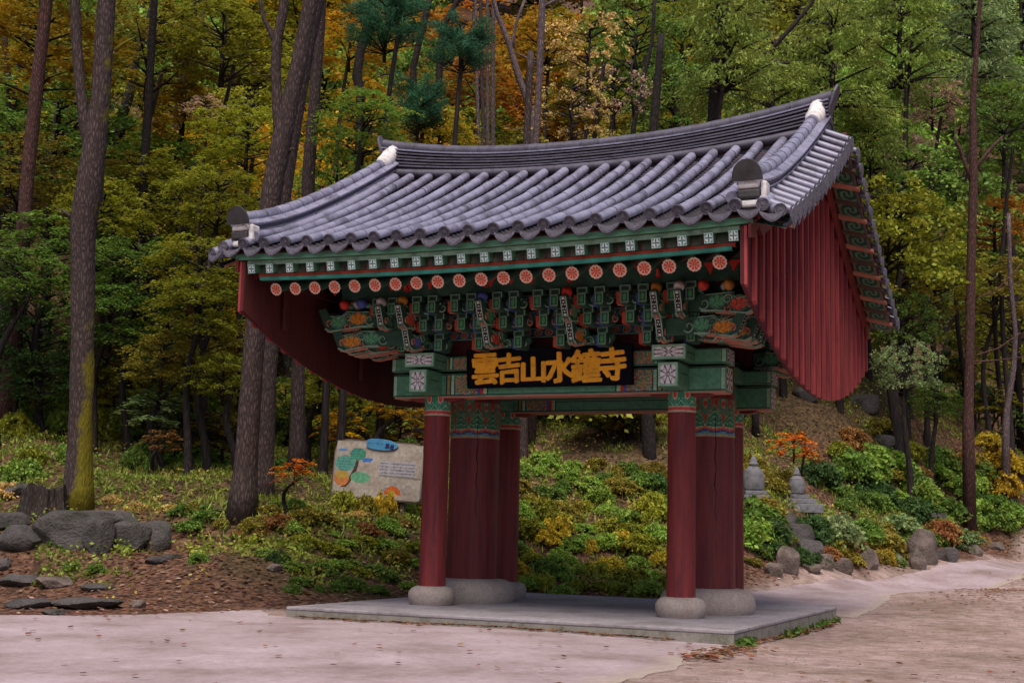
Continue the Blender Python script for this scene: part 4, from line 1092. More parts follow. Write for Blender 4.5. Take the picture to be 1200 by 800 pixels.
def trunk_mesh(v, r, mat):
    k = (v, round(r, 3), mat)
    if k not in TR_ME:
        s = TRUNK[v]; b = MB(); ax = [(0, 0)]*0
        vs = []
        for i, p in enumerate(s.v):
            lv = i//9; cx_ = sum(s.v[lv*9+q][0] for q in range(9))/9; cy_ = sum(s.v[lv*9+q][1] for q in range(9))/9
            t = lv/9; vs.append(((p[0]-cx_)*r+math.sin(t*4+v)*.35*(v-1.5)*t, (p[1]-cy_)*r+math.sin(t*5+v)*.3*t, t))
        b.v = vs; b.f = list(s.f); TR_ME[k] = b.mesh('trunk', mat, 'all')
    return TR_ME[k]
COL = dict(yg=(.30, .31, .03), olive=(.29, .24, .035), green=(.14, .235, .04), deep=(.065, .13, .035), gold=(.60, .36, .02), orange=(.50, .24, .03), tan=(.52, .36, .25),
           conifer=(.25, .33, .06), pine=(.05, .16, .08), lime=(.25, .38, .06), rust=(.34, .17, .05), sage=(.25, .34, .13), amber=(.46, .30, .025), straw=(.62, .46, .15), yellow=(.56, .43, .04))
def colour(o, c, j=.12):
    c = COL[c] if isinstance(c, str) else c; k = 1+random.uniform(-j, j)
    o.color = (min(1, c[0]*k), min(1, c[1]*k*(1+random.uniform(-.05, .05))), c[2]*k, 1)
def tree(center, R_, kind, col, label, cat='tree', group=None, name=None, tr=.12, mat='bark_dark', base=None, squash=1.0):
    """a whole tree: trunk from the ground, boughs, crown of single leaves"""
    cx_, cy_, cz_ = center; bx_, by_ = base if base else (cx_+random.uniform(-.4, .4), cy_+random.uniform(-.2, .4))
    z0 = hz(bx_, by_)-.15; top = cz_-.35*R_*squash; Hh = max(.4, top-z0)
    nm = name or {'maple': 'maple_tree', 'broad': 'broadleaf_tree', 'larch': 'larch_tree', 'pine': 'pine_tree', 'sparse': 'thinning_tree', 'small': 'small_maple', 'shrub': 'shrub'}[kind]
    t = empty(nm, (bx_, by_, z0), label, cat, group)
    v = random.randrange(4)
    dx, dy = cx_-bx_, cy_-by_
    M = Matrix(((1, 0, dx, 0), (0, 1, dy, 0), (0, 0, Hh, 0), (0, 0, 0, 1)))   # shear leans the trunk to its crown
    off = Vector((math.sin(4)*.0, 0, 0))
    ch = put('trunk', trunk_mesh(v, tr, mat), t, M=M)
    k = random.randrange(len(CROWN[kind])); a = random.uniform(0, 2*PI)
    Mc = Matrix.Translation((cx_-bx_, cy_-by_, cz_-z0)) @ Matrix.Rotation(a, 4, 'Z') @ Matrix.Diagonal((R_, R_, R_*squash, 1))
    put('branches', LIMB[kind][k], t, M=Mc)
    c = put('crown', CROWN[kind][k], t, M=Mc); colour(c, col)
    return t
def ptree(px, py, rpx, d, kind, col, label, cat='tree', group=None, **k):
    c = at(px, py, d); R_ = rpx*d/FPX
    g = hz(c[0], c[1])
    if c[2] < g+R_*.3: c = (c[0], c[1], g+R_*.3)
    return tree(tuple(c), R_, kind, col, label, cat, group, **k)

# ---- the big trunks in front of the wood
def big_trunk(paths, label, mat, name='tree', d=None, cat='tree', crown=None, seg=22, stubs=()):
    """paths: list of [(px,py,width px)...]; the first starts on the ground"""
    (x0, y0, _), = paths[0][:1]
    g, dd = G(x0, y0) if d is None else (Vector((*at(x0, y0, d)[:2], 0)), d)
    g.z = hz(g.x, g.y); d = dd
    t = empty(name, g, label, cat)
    tops = []
    for pi_, path in enumerate(paths):
        pts = []; rad = []
        dense = []
        for (a, b_) in zip(path[:-1], path[1:]):
            k = max(2, int(abs(a[1]-b_[1])/22))
            for q in range(k): s = q/k; s2 = s; dense.append(tuple(a[i]*(1-s2)+b_[i]*s2 for i in range(3)))
        dense.append(path[-1])
        for i, (px, py, w_) in enumerate(dense):
            p = Vector(at(px, py, d))-g; p += Vector((random.uniform(-1, 1), random.uniform(-1, 1), 0))*.008*w_*d/FPX
            if pi_ == 0 and i == 0: p.z = -.35
            pts.append(p); rad.append(w_*.5*.88*d/FPX*(1.28 if (pi_ == 0 and i == 0) else (1.1 if pi_ == 0 and i == 1 else 1)))
        b = MB(); b.tube(pts, rad, seg if rad[0] > .15 else 10, rough=.06); b.build('trunk' if pi_ == 0 else 'limb', mat, t, 'all'); tops.append(pts[-1]+g)
    for (px, py, L, ang) in stubs:
        p = Vector(at(px, py, d))-g; dr_ = Vector(RT)*math.cos(ang)+Vector(UPV)*math.sin(ang)
        MB().tube([p, p+dr_*L*.5+Vector((0, 0, .03)), p+dr_*L], [.05, .03, .012], 7).build('broken_branch', mat, t, 'all')
    if crown:
        kind, col, R_, up_ = crown
        for tp in tops[:2]:
            Mc = Matrix.Translation(tp-g+Vector((0, 0, up_))) @ Matrix.Diagonal((R_, R_, R_*.8, 1))
            put('branches', LIMB[kind][0], t, M=Mc); c = put('crown', CROWN[kind][0], t, M=Mc); colour(c, col)
    return t
big_trunk([[(91, 594, 38), (94, 520, 32), (97, 400, 30), (97, 300, 31), (98, 262, 34), (104, 225, 36), (111, 170, 31), (118, 112, 25), (121, 60, 25), (127, -20, 22), (136, -140, 18)],
           [(108, 195, 18), (99, 140, 16), (94, 100, 15), (90, 50, 14), (87, -20, 13), (80, -120, 10)]],
          'tall forked tree with moss on its right side, behind the stump and boulders', 'bark_moss', crown=('sparse', 'olive', 2.2, 3), stubs=[(84, 255, .35, 2.6), (113, 262, .2, .4), (134, 60, .5, .6)])
big_trunk([[(284, 604, 36), (288, 540, 30), (296, 430, 28), (304, 330, 27), (313, 260, 27), (322, 205, 27), (331, 160, 26), (341, 115, 23), (351, 70, 21), (357, 37, 20), (367, -10, 20), (380, -120, 17)],
           [(329, 170, 18), (325, 125, 15), (323, 80, 14), (325, 45, 14), (332, 15, 13), (334, -30, 12), (337, -90, 9)],
           [(324, 55, 8), (316, 35, 7), (309, 22, 6), (305, 0, 5), (300, -40, 4)]],
          'tall dark tree that forks above the left end of the tiled roof', 'bark', crown=('sparse', 'yg', 2.2, 3), stubs=[(338, 178, .15, .4)])
big_trunk([[(308, 584, 27), (314, 450, 22), (322, 330, 20), (333, 230, 18), (343, 165, 18), (352, 110, 16), (361, 60, 15), (374, 0, 14), (384, -80, 12)]],
          'reddish brown trunk close behind the dark forked tree', 'bark', crown=('sparse', 'olive', 2.0, 3))
big_trunk([[(348, 548, 22), (349, 440, 18), (358, 300, 17), (362, 200, 17), (368, 120, 15), (374, 40, 14), (382, -90, 11)]],
          'dark straight trunk seen between the forked tree and the roof end', 'bark', d=33, crown=('sparse', 'yg', 2.2, 2))
big_trunk([[(14, 420, 20), (24, 320, 19), (31, 220, 18), (40, 130, 17), (48, 60, 17), (56, -10, 16), (60, -100, 13)]],
          'slanting reddish pine trunk near the left edge of the wood', 'bark_red', name='pine_trunk_tree', d=36, crown=('pine', 'pine', 2.6, 2))
big_trunk([[(2, 430, 18), (0, 330, 16), (-6, 260, 15), (-12, 100, 13)]], 'dark trunk cut by the left edge of the photo', 'bark_dark', d=37)
big_trunk([[(163, 330, 13), (167, 230, 12), (172, 150, 11), (176, 80, 10), (181, 0, 9), (184, -60, 8)]], 'thin dark upright trunk right of the mossy forked tree', 'bark_dark', d=40)
big_trunk([[(136, 200, 12), (142, 140, 14), (155, 100, 13), (160, 60, 10), (176, 20, 9), (190, -40, 8)]], 'crooked dark trunk high in the wood left of centre', 'bark_dark', d=46)
big_trunk([[(203, 200, 12), (208, 130, 11), (218, 70, 10), (226, 20, 9), (238, -40, 7)], [(214, 100, 7), (236, 40, 5), (238, 12, 4)]], 'dark leaning trunk with a side branch behind the tan leaf cluster', 'bark_dark', d=48)
big_trunk([[(12, 200, 10), (14, 150, 9), (10, 100, 9), (4, 30, 8)], [(14, 145, 6), (24, 60, 5), (32, 40, 4)]], 'forked dark sapling at the far upper left', 'bark_dark', d=44)
for i, (xa, xb_, w_, lab) in enumerate(((560, 557, 5, 'leftmost and darkest'), (566, 563, 6, 'second'), (571, 571, 5, 'third'), (577, 578, 6, 'palest'))):
    big_trunk([[(xa, 300, w_), (xa+1, 170, w_), ((xa+xb_)/2, 80, w_*.9), (xb_, -10, w_*.85), (xb_, -60, w_*.7)]], f'{lab} of the four bare poles rising behind the ridge', 'bark_pale' if i != 1 else 'bark', name='slender_tree', d=40+i*.9)
big_trunk([[(628, 300, 9), (626, 190, 8), (622, 130, 9), (606, 85, 9), (596, 50, 8), (582, 15, 6), (572, -30, 5)], [(600, 62, 5), (604, 30, 4), (615, 0, 4)]], 'crooked grey tree leaning left beside the bare poles', 'bark_pale', name='slender_tree', d=41)
big_trunk([[(628, 300, 9), (627, 190, 9), (631, 110, 9), (634, 40, 10), (636, -10, 9), (640, -60, 7)], [(634, 10, 5), (655, -2, 4)], [(630, 75, 3), (606, 62, 2)]], 'straight pale grey trunk above the middle of the ridge', 'bark_pale', name='slender_tree', d=38)
big_trunk([[(428, 130, 10), (418, 90, 13), (424, 50, 11), (436, 10, 10), (444, -30, 9)], [(421, 66, 8), (436, 36, 5), (445, 25, 4)]], 'forked black trunk behind the bright green leaves left of the ridge', 'bark_dark', d=42)
big_trunk([[(486, 200, 10), (484, 80, 9), (496, 30, 9), (506, -10, 8)]], 'dark trunk behind the hanging pine boughs', 'bark_dark', d=46)
big_trunk([[(512, 80, 8), (520, 30, 8), (534, 5, 7), (548, -20, 6)]], 'black leaning trunk above the orange foliage', 'bark_dark', d=52)
big_trunk([[(834, 230, 16), (836, 130, 15), (838, 80, 12), (842, 30, 10), (846, -30, 8)], [(838, 108, 8), (868, 88, 8), (900, 62, 7), (930, 30, 6), (950, 6, 5), (962, -20, 4)], [(842, 82, 5), (880, 76, 4), (925, 74, 3)], [(836, 60, 4), (820, 40, 3), (812, 36, 2)]],
          'dark larch trunk with a long branch reaching up right above the ridge', 'bark_dark', name='larch_tree', d=38)
big_trunk([[(740, 260, 8), (742, 150, 7), (752, 100, 6), (764, 50, 5), (768, -10, 5)], [(743, 140, 4), (738, 90, 3), (742, 70, 3)]], 'thin forked dark trunk among green leaves above the tiles', 'bark_dark', d=44)
big_trunk([[(1134, 522, 14), (1136, 420, 12), (1138, 320, 12), (1141, 200, 11), (1140, 120, 8), (1146, 40, 6), (1150, -30, 5)], [(1139, 215, 6), (1125, 175, 5), (1118, 160, 3)], [(1141, 200, 6), (1158, 178, 5), (1175, 160, 3)], [(1138, 418, 2.5), (1170, 408, 2), (1196, 390, 1.6)], [(1138, 424, 2.5), (1168, 422, 2), (1200, 418, 1.6)], [(1140, 352, 2.5), (1168, 340, 2), (1196, 310, 1.6)]],
          'straight dark trunk with bare side twigs at the right of the photo', 'bark_red', d=44)
big_trunk([[(1177, 520, 9), (1180, 480, 8), (1188, 430, 7), (1190, 390, 6), (1184, 330, 6), (1182, 250, 5)]], 'thin curving grey trunk near the right edge', 'bark_pale', d=47)
big_trunk([[(1062, 330, 8), (1060, 200, 7), (1062, 120, 6), (1070, 40, 5)]], 'dim trunk behind the tan foliage at upper right', 'bark_dark', d=50)
big_trunk([[(612, 552, 15), (612, 485, 14), (611, 380, 13), (613, 250, 12), (618, 150, 10), (622, 60, 8)]], 'grey trunk seen just right of the left rear column', 'bark', d=36)
big_trunk([[(764, 582, 19), (761, 530, 18), (758, 480, 17), (756, 380, 16), (760, 250, 14), (766, 150, 12), (775, 40, 9)]], 'dark trunk standing on the slope seen through the gate opening', 'bark_dark', d=35)
big_trunk([[(1192, 380, 8), (1188, 300, 8), (1176, 230, 7), (1180, 150, 6)]], 'dark leaning trunk at the far right edge', 'bark_dark', d=55)
big_trunk([[(886, 515, 9), (884, 450, 8), (884, 380, 7), (890, 250, 6)]], 'dim trunk on the leafy slope behind the stone lanterns', 'bark_dark', d=41)

# ---- named foliage
F_ = [
 (50, 60, 90, 39, 'maple', 'amber', 'amber maple crown at the upper left corner'),
 (25, 205, 75, 38, 'maple', 'olive', 'olive and rust maple left of the slanting pine trunk'),
 (175, 60, 85, 43, 'maple', 'olive', 'golden olive maple right behind the forked mossy tree'),
 (262, 50, 75, 42, 'maple', 'yg', 'yellow green maple between the two forked trees'),
 (215, 140, 60, 45, 'maple', 'amber', 'amber spray of maple above the tan leaf cluster'),
 (240, 125, 24, 38, 'small', 'tan', 'pale tan cluster of dry leaves between the two forked trees'),
 (290, 165, 65, 37, 'maple', 'yg', 'yellow green maple left of the roof end'),
 (210, 235, 80, 40, 'maple', 'yg', 'wide yellow green maple behind the left eave'),
 (150, 215, 60, 42, 'maple', 'olive', 'brownish olive maple beside the thin dark trunk'),
 (60, 300, 75, 36, 'maple', 'green', 'green layered maple at the left under the pine trunk'),
 (160, 330, 80, 35, 'maple', 'green', 'dull green maple with long sprays behind the mossy trunk'),
 (235, 320, 70, 33, 'maple', 'yg', 'yellowing maple that touches the left wind board'),
 (40, 395, 70, 36, 'broad', 'deep', 'deep green bushy tree at the left edge'),
 (145, 420, 65, 38, 'maple', 'deep', 'shaded green maple low behind the mossy trunk'),
 (235, 415, 60, 36, 'maple', 'olive', 'olive maple low beside the forked dark tree'),
 (120, 250, 60, 37, 'maple', 'yg', 'yellow green maple crossing behind the mossy trunk'),
 (255, 235, 60, 35, 'maple', 'yg', 'bright yellow green maple just left of the roof tip'),
 (20, 325, 60, 34, 'maple', 'green', 'fresh green maple low at the left edge'),
 (130, 375, 62, 34, 'maple', 'green', 'green maple spreading low right of the mossy trunk'),
 (230, 365, 58, 32, 'maple', 'yg', 'yellowish maple hanging left of the wind board'),
 (190, 425, 52, 33, 'maple', 'olive', 'faded olive maple near the ground left of the forked dark tree'),
 (262, 440, 44, 32, 'maple', 'yg', 'yellow olive maple just left of the forked dark tree'),
 (50, 445, 50, 35, 'maple', 'deep', 'dark green maple near the ground at the left edge'),
 (20, 420, 55, 38, 'maple', 'green', 'green maple near the ground left of the slanting trunk foot'),
 (75, 465, 42, 40, 'broad', 'green', 'round green bush tree behind the foot of the slanting trunk'),
 (140, 455, 45, 37, 'maple', 'yg', 'yellow green maple low behind the mossy trunk'),
 (165, 490, 34, 36, 'broad', 'green', 'rounded green bush tree right of the mossy trunk foot'),
 (215, 470, 42, 35, 'maple', 'green', 'soft green maple low in the gap between the forked trees'),
 (250, 485, 34, 37, 'broad', 'olive', 'olive bush tree beside the forked dark trunk foot'),
 (110, 490, 34, 41, 'broad', 'deep', 'dark green bush tree at the back of the left slope'),
 (30, 490, 36, 40, 'broad', 'yg', 'yellowish bush tree at the back of the left edge'),
 (375, 455, 42, 35, 'maple', 'yg', 'yellow green maple right of the dark straight trunk'),
 (420, 485, 34, 35, 'broad', 'yg', 'yellowish bush tree above the board top'),
 (335, 470, 34, 38, 'broad', 'green', 'green bush tree between the dark trunks'),
 (465, 470, 36, 34, 'maple', 'gold', 'golden maple just left of the front column'),
 (185, 480, 40, 33, 'small', 'sage', 'small pale green sapling on the left slope'),
 (425, 150, 62, 33, 'maple', 'lime', 'bright green tree hanging over the left roof slope'),
 (395, 215, 50, 34, 'broad', 'lime', 'lower bright green foliage beside the left roof slope'),
 (515, 160, 48, 40, 'maple', 'yellow', 'bright yellow maple behind the left ridge end'),
 (455, 230, 45, 42, 'maple', 'gold', 'golden maple behind the top of the left roof slope'),
 (410, 50, 50, 46, 'maple', 'gold', 'golden crown behind the forked black trunk'),
 (452, 30, 50, 36, 'pine', 'pine', 'dark green pine with drooping boughs above the ridge end'),
 (540, 58, 42, 37, 'pine', 'pine', 'pine bough reaching right toward the bare poles'),
 (490, 130, 40, 39, 'pine', 'pine', 'lower pine bough over the yellow maple'),
 (560, 95, 46, 55, 'maple', 'orange', 'orange maple glowing behind the bare poles'),
 (640, 50, 55, 58, 'maple', 'amber', 'amber crown far behind the pale grey trunk'),
 (690, 60, 55, 41, 'sparse', 'straw', 'thinning tree with straw yellow leaves above the ridge'),
 (670, 130, 48, 40, 'sparse', 'straw', 'half bare tree with pale yellow leaves just over the ridge'),
 (720, 110, 45, 43, 'sparse', 'tan', 'half bare tan tree above the right part of the ridge'),
 (745, 45, 60, 47, 'broad', 'green', 'green tree above the right half of the ridge'),
 (790, 120, 55, 45, 'broad', 'green', 'mid green tree beside the larch trunk'),
 (800, 40, 55, 52, 'maple', 'yg', 'yellow green crown left of the larch'),
 (850, 35, 85, 38, 'larch', 'conifer', 'feathery larch crown around the long slanting branch'),
 (905, 110, 75, 46, 'larch', 'conifer', 'larch boughs just above the right end of the ridge'),
 (975, 55, 85, 47, 'larch', 'conifer', 'bright larch crown right of the ridge end'),
 (1055, 35, 80, 50, 'larch', 'conifer', 'tall larch at the upper right'),
 (1140, 30, 75, 53, 'larch', 'sage', 'pale larch at the upper right corner'),
 (1020, 150, 60, 48, 'larch', 'conifer', 'drooping larch bough right of the tall roof corner'),
 (1092, 122, 36, 52, 'broad', 'tan', 'pinkish tan crown at the upper right'),
 (1060, 185, 34, 51, 'broad', 'tan', 'lower tan crown right of the roof corner'),
 (1175, 150, 50, 50, 'broad', 'green', 'round green crown near the right edge'),
 (1120, 215, 55, 54, 'maple', 'green', 'green maple behind the straight dark trunk'),
 (1050, 265, 55, 46, 'maple', 'yg', 'yellow green tree beside the rear edge of the roof'),
 (1095, 315, 55, 48, 'maple', 'yg', 'yellowing tree left of the straight dark trunk'),
 (1165, 260, 50, 52, 'maple', 'orange', 'orange maple far back at the right edge'),
 (1165, 340, 60, 50, 'maple', 'olive', 'olive maple in the shade at the right edge'),
 (1060, 375, 42, 45, 'broad', 'green', 'mid green tree against the rear roof corner'),
 (1062, 430, 40, 43, 'broad', 'sage', 'light green leafy tree beside the round end of the right wind board'),
 (1095, 470, 34, 45, 'maple', 'green', 'low green maple on the slope right of the wind board'),
 (1165, 470, 30, 50, 'small', 'olive', 'olive sapling between the two right hand trunks'),
 (435, 445, 48, 36, 'maple', 'olive', 'olive yellow maple above the information board'),
 (400, 500, 34, 34, 'small', 'gold', 'golden sapling left of the information board'),
 (385, 410, 48, 38, 'broad', 'green', 'green tree under the left wind board'),
 (470, 500, 40, 37, 'small', 'amber', 'amber sapling behind the information board'),
 (930, 522, 28, 36.5, 'small', (.72, .24, .02), 'small orange maple glowing above the stone lanterns'),
 (345, 552, 24, 26.5, 'small', (.66, .22, .02), 'small orange maple in front of the dark straight trunk'),
 (192, 517, 24, 32, 'small', 'rust', 'rust coloured sapling right of the mossy trunk'),
 (262, 508, 44, 34, 'small', 'olive', 'thin olive sapling left of the forked dark tree'),
 (650, 500, 50, 40, 'broad', 'green', 'green leafy tree seen in the gate opening under the beam'),
 (715, 505, 36, 38, 'broad', 'deep', 'dark leafy tree left of the trunk in the gate opening'),
 (1120, 540, 24, 47, 'small', 'rust', 'rusty shrub maple at the foot of the straight dark trunk'),
 (1170, 545, 26, 48, 'shrub', 'amber', 'amber bush near the right edge above the lane'),
 (1158, 520, 16, 48, 'shrub', 'yellow', 'bright yellow bush between the right hand trunks'),
]
for px, py, rp, d, kind, col, lab in F_:
    ptree(px, py, rp, d, kind, col, lab, name='bush' if kind == 'shrub' else None, cat='bush' if kind == 'shrub' else 'tree', tr=.05 if kind in ('small', 'shrub') else .10, squash=.8 if kind in ('maple', 'small') else 1)

# ---- the wood behind
SEEN = set()
CW = dict(yg='yellow green', olive='olive', green='green', deep='deep green', gold='golden', orange='orange', amber='amber', lime='bright green', conifer='fresh green', rust='rusty', tan='tan', sage='pale green', straw='straw yellow', yellow='yellow', pine='dark green')
RANK = {44: 'in front row', 50: 'in second row', 57: 'in third row', 65: 'mid wood', 75: 'far back', 88: 'very far back', 104: 'near hilltop', 125: 'on hilltop', 150: 'beyond hilltop'}
LANDM = ['beyond the left edge of the photo', 'left of the slanting pine trunk', 'behind the slanting pine trunk', 'behind the mossy forked trunk', 'right of the mossy forked trunk', 'behind the thin dark upright trunk', 'above the left tip of the eaves', 'behind the second forked tree', 'above the left roof slope', 'above the left end of the ridge', 'behind the hanging pine boughs', 'behind the four bare poles', 'behind the pale grey trunk', 'above the middle of the ridge', 'above the thinning yellow trees', 'above the thin forked sapling',
         'left of the dark larch trunk', 'behind the dark larch trunk', 'above the right part of the ridge', 'over the high right ridge end', 'just right of the ridge end', 'behind the tan crowns', 'left of the straight dark trunk', 'behind the straight dark trunk', 'at the right edge of the photo', 'beyond the right edge of the photo']
ORD_ = 0
ORD = ['first', 'second', 'third', 'fourth', 'fifth', 'sixth', 'seventh', 'eighth', 'ninth', 'tenth', 'eleventh', 'twelfth', 'thirteenth', 'fourteenth', 'fifteenth', 'sixteenth', 'seventeenth', 'eighteenth', 'nineteenth', 'twentieth', 'twenty-first', 'twenty-second', 'twenty-third', 'twenty-fourth', 'twenty-fifth', 'twenty-sixth', 'twenty-seventh', 'twenty-eighth', 'twenty-ninth']
_o = ['first', 'second', 'third', 'fourth', 'fifth', 'sixth', 'seventh', 'eighth', 'ninth', 'tenth', 'eleventh', 'twelfth', 'thirteenth', 'fourteenth', 'fifteenth', 'sixteenth', 'seventeenth', 'eighteenth', 'nineteenth', 'twentieth', 'twenty-first', 'twenty-second', 'twenty-third', 'twenty-fourth']
def region(px, py):
    if px < 330: return random.choice(['yg', 'olive', 'yg', 'gold', 'green', 'yg', 'lime'])
    if px < 520: return random.choice(['gold', 'yg', 'green', 'yg'])
    if px < 720: return random.choice(['orange', 'gold', 'olive', 'green', 'yg', 'yg'])
    if px < 1000: return random.choice(['green', 'yg', 'lime', 'olive', 'yg'])
    return random.choice(['green', 'yg', 'lime', 'olive', 'conifer'])
for d0, n, R0 in ((44, 20, 2.6), (50, 22, 3.0), (57, 22, 3.4), (65, 20, 4.0), (75, 18, 4.8), (88, 16, 5.6), (104, 22, 6.5), (125, 26, 8.0), (150, 26, 9.0)):
    for i in range(n):
        px = -160+1520*(i+random.uniform(-.4, .4)+.5)/n; d = d0*random.uniform(.95, 1.06)
        c = at(px, 400, d); g = hz(c[0], c[1]); R_ = R0*random.uniform(.75, 1.2); hgt = R_*random.uniform(1.1, 2.6)
        kind = random.choice(['maple', 'maple', 'broad'] if px < 720 else ['broad', 'maple', 'larch', 'broad'])
        if px > 1060 and d < 56: continue
        cl = region(px, 0); place = LANDM[min(len(LANDM)-1, max(0, int((px+150)/1500*len(LANDM))))]
        lab = f"{CW[cl]} {dict(maple='layered maple', broad='bushy tree', larch='feathery larch')[kind]} {RANK[d0]}, {place}"
        if lab in SEEN: lab = lab.replace(CW[cl], 'smaller '+CW[cl] if R_ < R0 else 'larger '+CW[cl], 1)
        if lab in SEEN: continue
        SEEN.add(lab)
        tree((c[0], c[1], g+hgt), R_, kind, cl, lab,
             group={'maple': 'maples of the wood behind', 'broad': 'broadleaf trees of the wood behind', 'larch': 'larches of the wood behind'}[kind], tr=.16)
# low understorey that closes the slope between the trunks
for i in range(80):
    px = random.choice([random.uniform(-40, 480), random.uniform(600, 780), random.uniform(980, 1260)]); d = random.uniform(36, 56)
    c = at(px, 400, d); g = hz(c[0], c[1]); R_ = random.uniform(.8, 1.5)
    if px > 880 and d < 53: continue
    cl = random.choice(['olive', 'yg', 'rust', 'green', 'amber', 'olive', 'yg'] if px < 900 else ['olive', 'yg', 'green', 'deep', 'green']); place = LANDM[min(len(LANDM)-1, max(0, int((px+150)/1500*len(LANDM))))]
    lab = f"{'tall' if R_ > 1.25 else 'middling' if R_ > 1.0 else 'small'} {CW[cl]} sapling {'low' if d < 40 else 'lower' if d < 44 else 'halfway' if d < 48 else 'upper' if d < 52 else 'high'} on the slope, {place}"
    if lab in SEEN: continue
    SEEN.add(lab)
    tree((c[0], c[1], g+R_*random.uniform(.6, 1.4)), R_, random.choice(['small', 'shrub']), cl, lab, group='understorey saplings on the slope', name='sapling', tr=.03)

# ---- bushes on the banks
def bush(px, py, rpx, col, label, group=None, sq=.8, name='bush'):
    g, d = G(px, py); R_ = rpx*d/FPX; p = g+Vector((FW[0], FW[1], 0))*R_*.55
    p.z = hz(p.x, p.y)
    t = empty(name, p, label, 'bush', group); k = random.randrange(5)
    M = Matrix.Translation((0, 0, -.03)) @ Matrix.Rotation(random.uniform(0, 6.28), 4, 'Z') @ Matrix.Diagonal((R_*random.uniform(.95, 1.15), R_*random.uniform(.95, 1.15), R_*sq*random.uniform(.9, 1.25), 1))
    o = put('leaves', CROWN['shrub'][k], t, M=M); colour(o, col, .2); put('stems', LIMB['shrub'][k], t, M=M)
    return t
def jit(a): return random.uniform(-a, a)
for row, (y0, cols, rp) in enumerate(((694, ['lime', 'yg', 'green', 'yg', 'lime'], 15), (676, ['yg', 'yg', 'lime', 'yellow', 'green'], 17), (655, ['lime', 'yg', 'yellow', 'yg', 'lime'], 16), (632, ['yg', 'yg', 'yellow', 'lime', 'yg'], 16), (608, ['olive', 'yg', 'lime', 'yg'], 16), (585, ['green', 'olive', 'lime', 'deep'], 17), (560, ['green', 'lime', 'olive'], 16))):
    n = int(225/(rp*.95))
    for i in range(n):
        cl = random.choice(cols)
        bush(588+225*(i+.5)/n+jit(9), y0+jit(9), rp*random.uniform(.7, 1.45), cl, f"{CW[cl]} bush in the thicket behind the gate, {ORD[i]} from left, {['lowest', 'second', 'third', 'fourth', 'fifth', 'sixth', 'highest'][row]} row", 'bushes of the thicket seen through the gate', random.uniform(.7, 1.15))
for bi, (y0, xa, xb_, cols, rp) in enumerate(((688, 335, 480, ['green', 'lime', 'green'], 14), (668, 330, 486, ['green', 'yg', 'lime', 'olive'], 17), (645, 290, 488, ['lime', 'olive', 'yg', 'yg'], 17), (622, 215, 488, ['green', 'olive', 'lime', 'rust'], 17), (602, 190, 488, ['green', 'lime', 'olive', 'straw'], 14))):
    n = int((xb_-xa)/(rp*1.0))
    for i in range(n):
        cl = random.choice(cols)
        bush(xa+(xb_-xa)*(i+.5)/n+jit(8), y0+jit(8), rp*random.uniform(.5, 1.3), cl, f"low {CW[cl]} bush on the left bank, {ORD[i]} from left {['nearest the paving', 'above the lowest row', 'at mid bank', 'below the forked trees', 'beside the forked tree'][bi]}", 'bushes on the bank left of the gate', random.uniform(.5, .9))
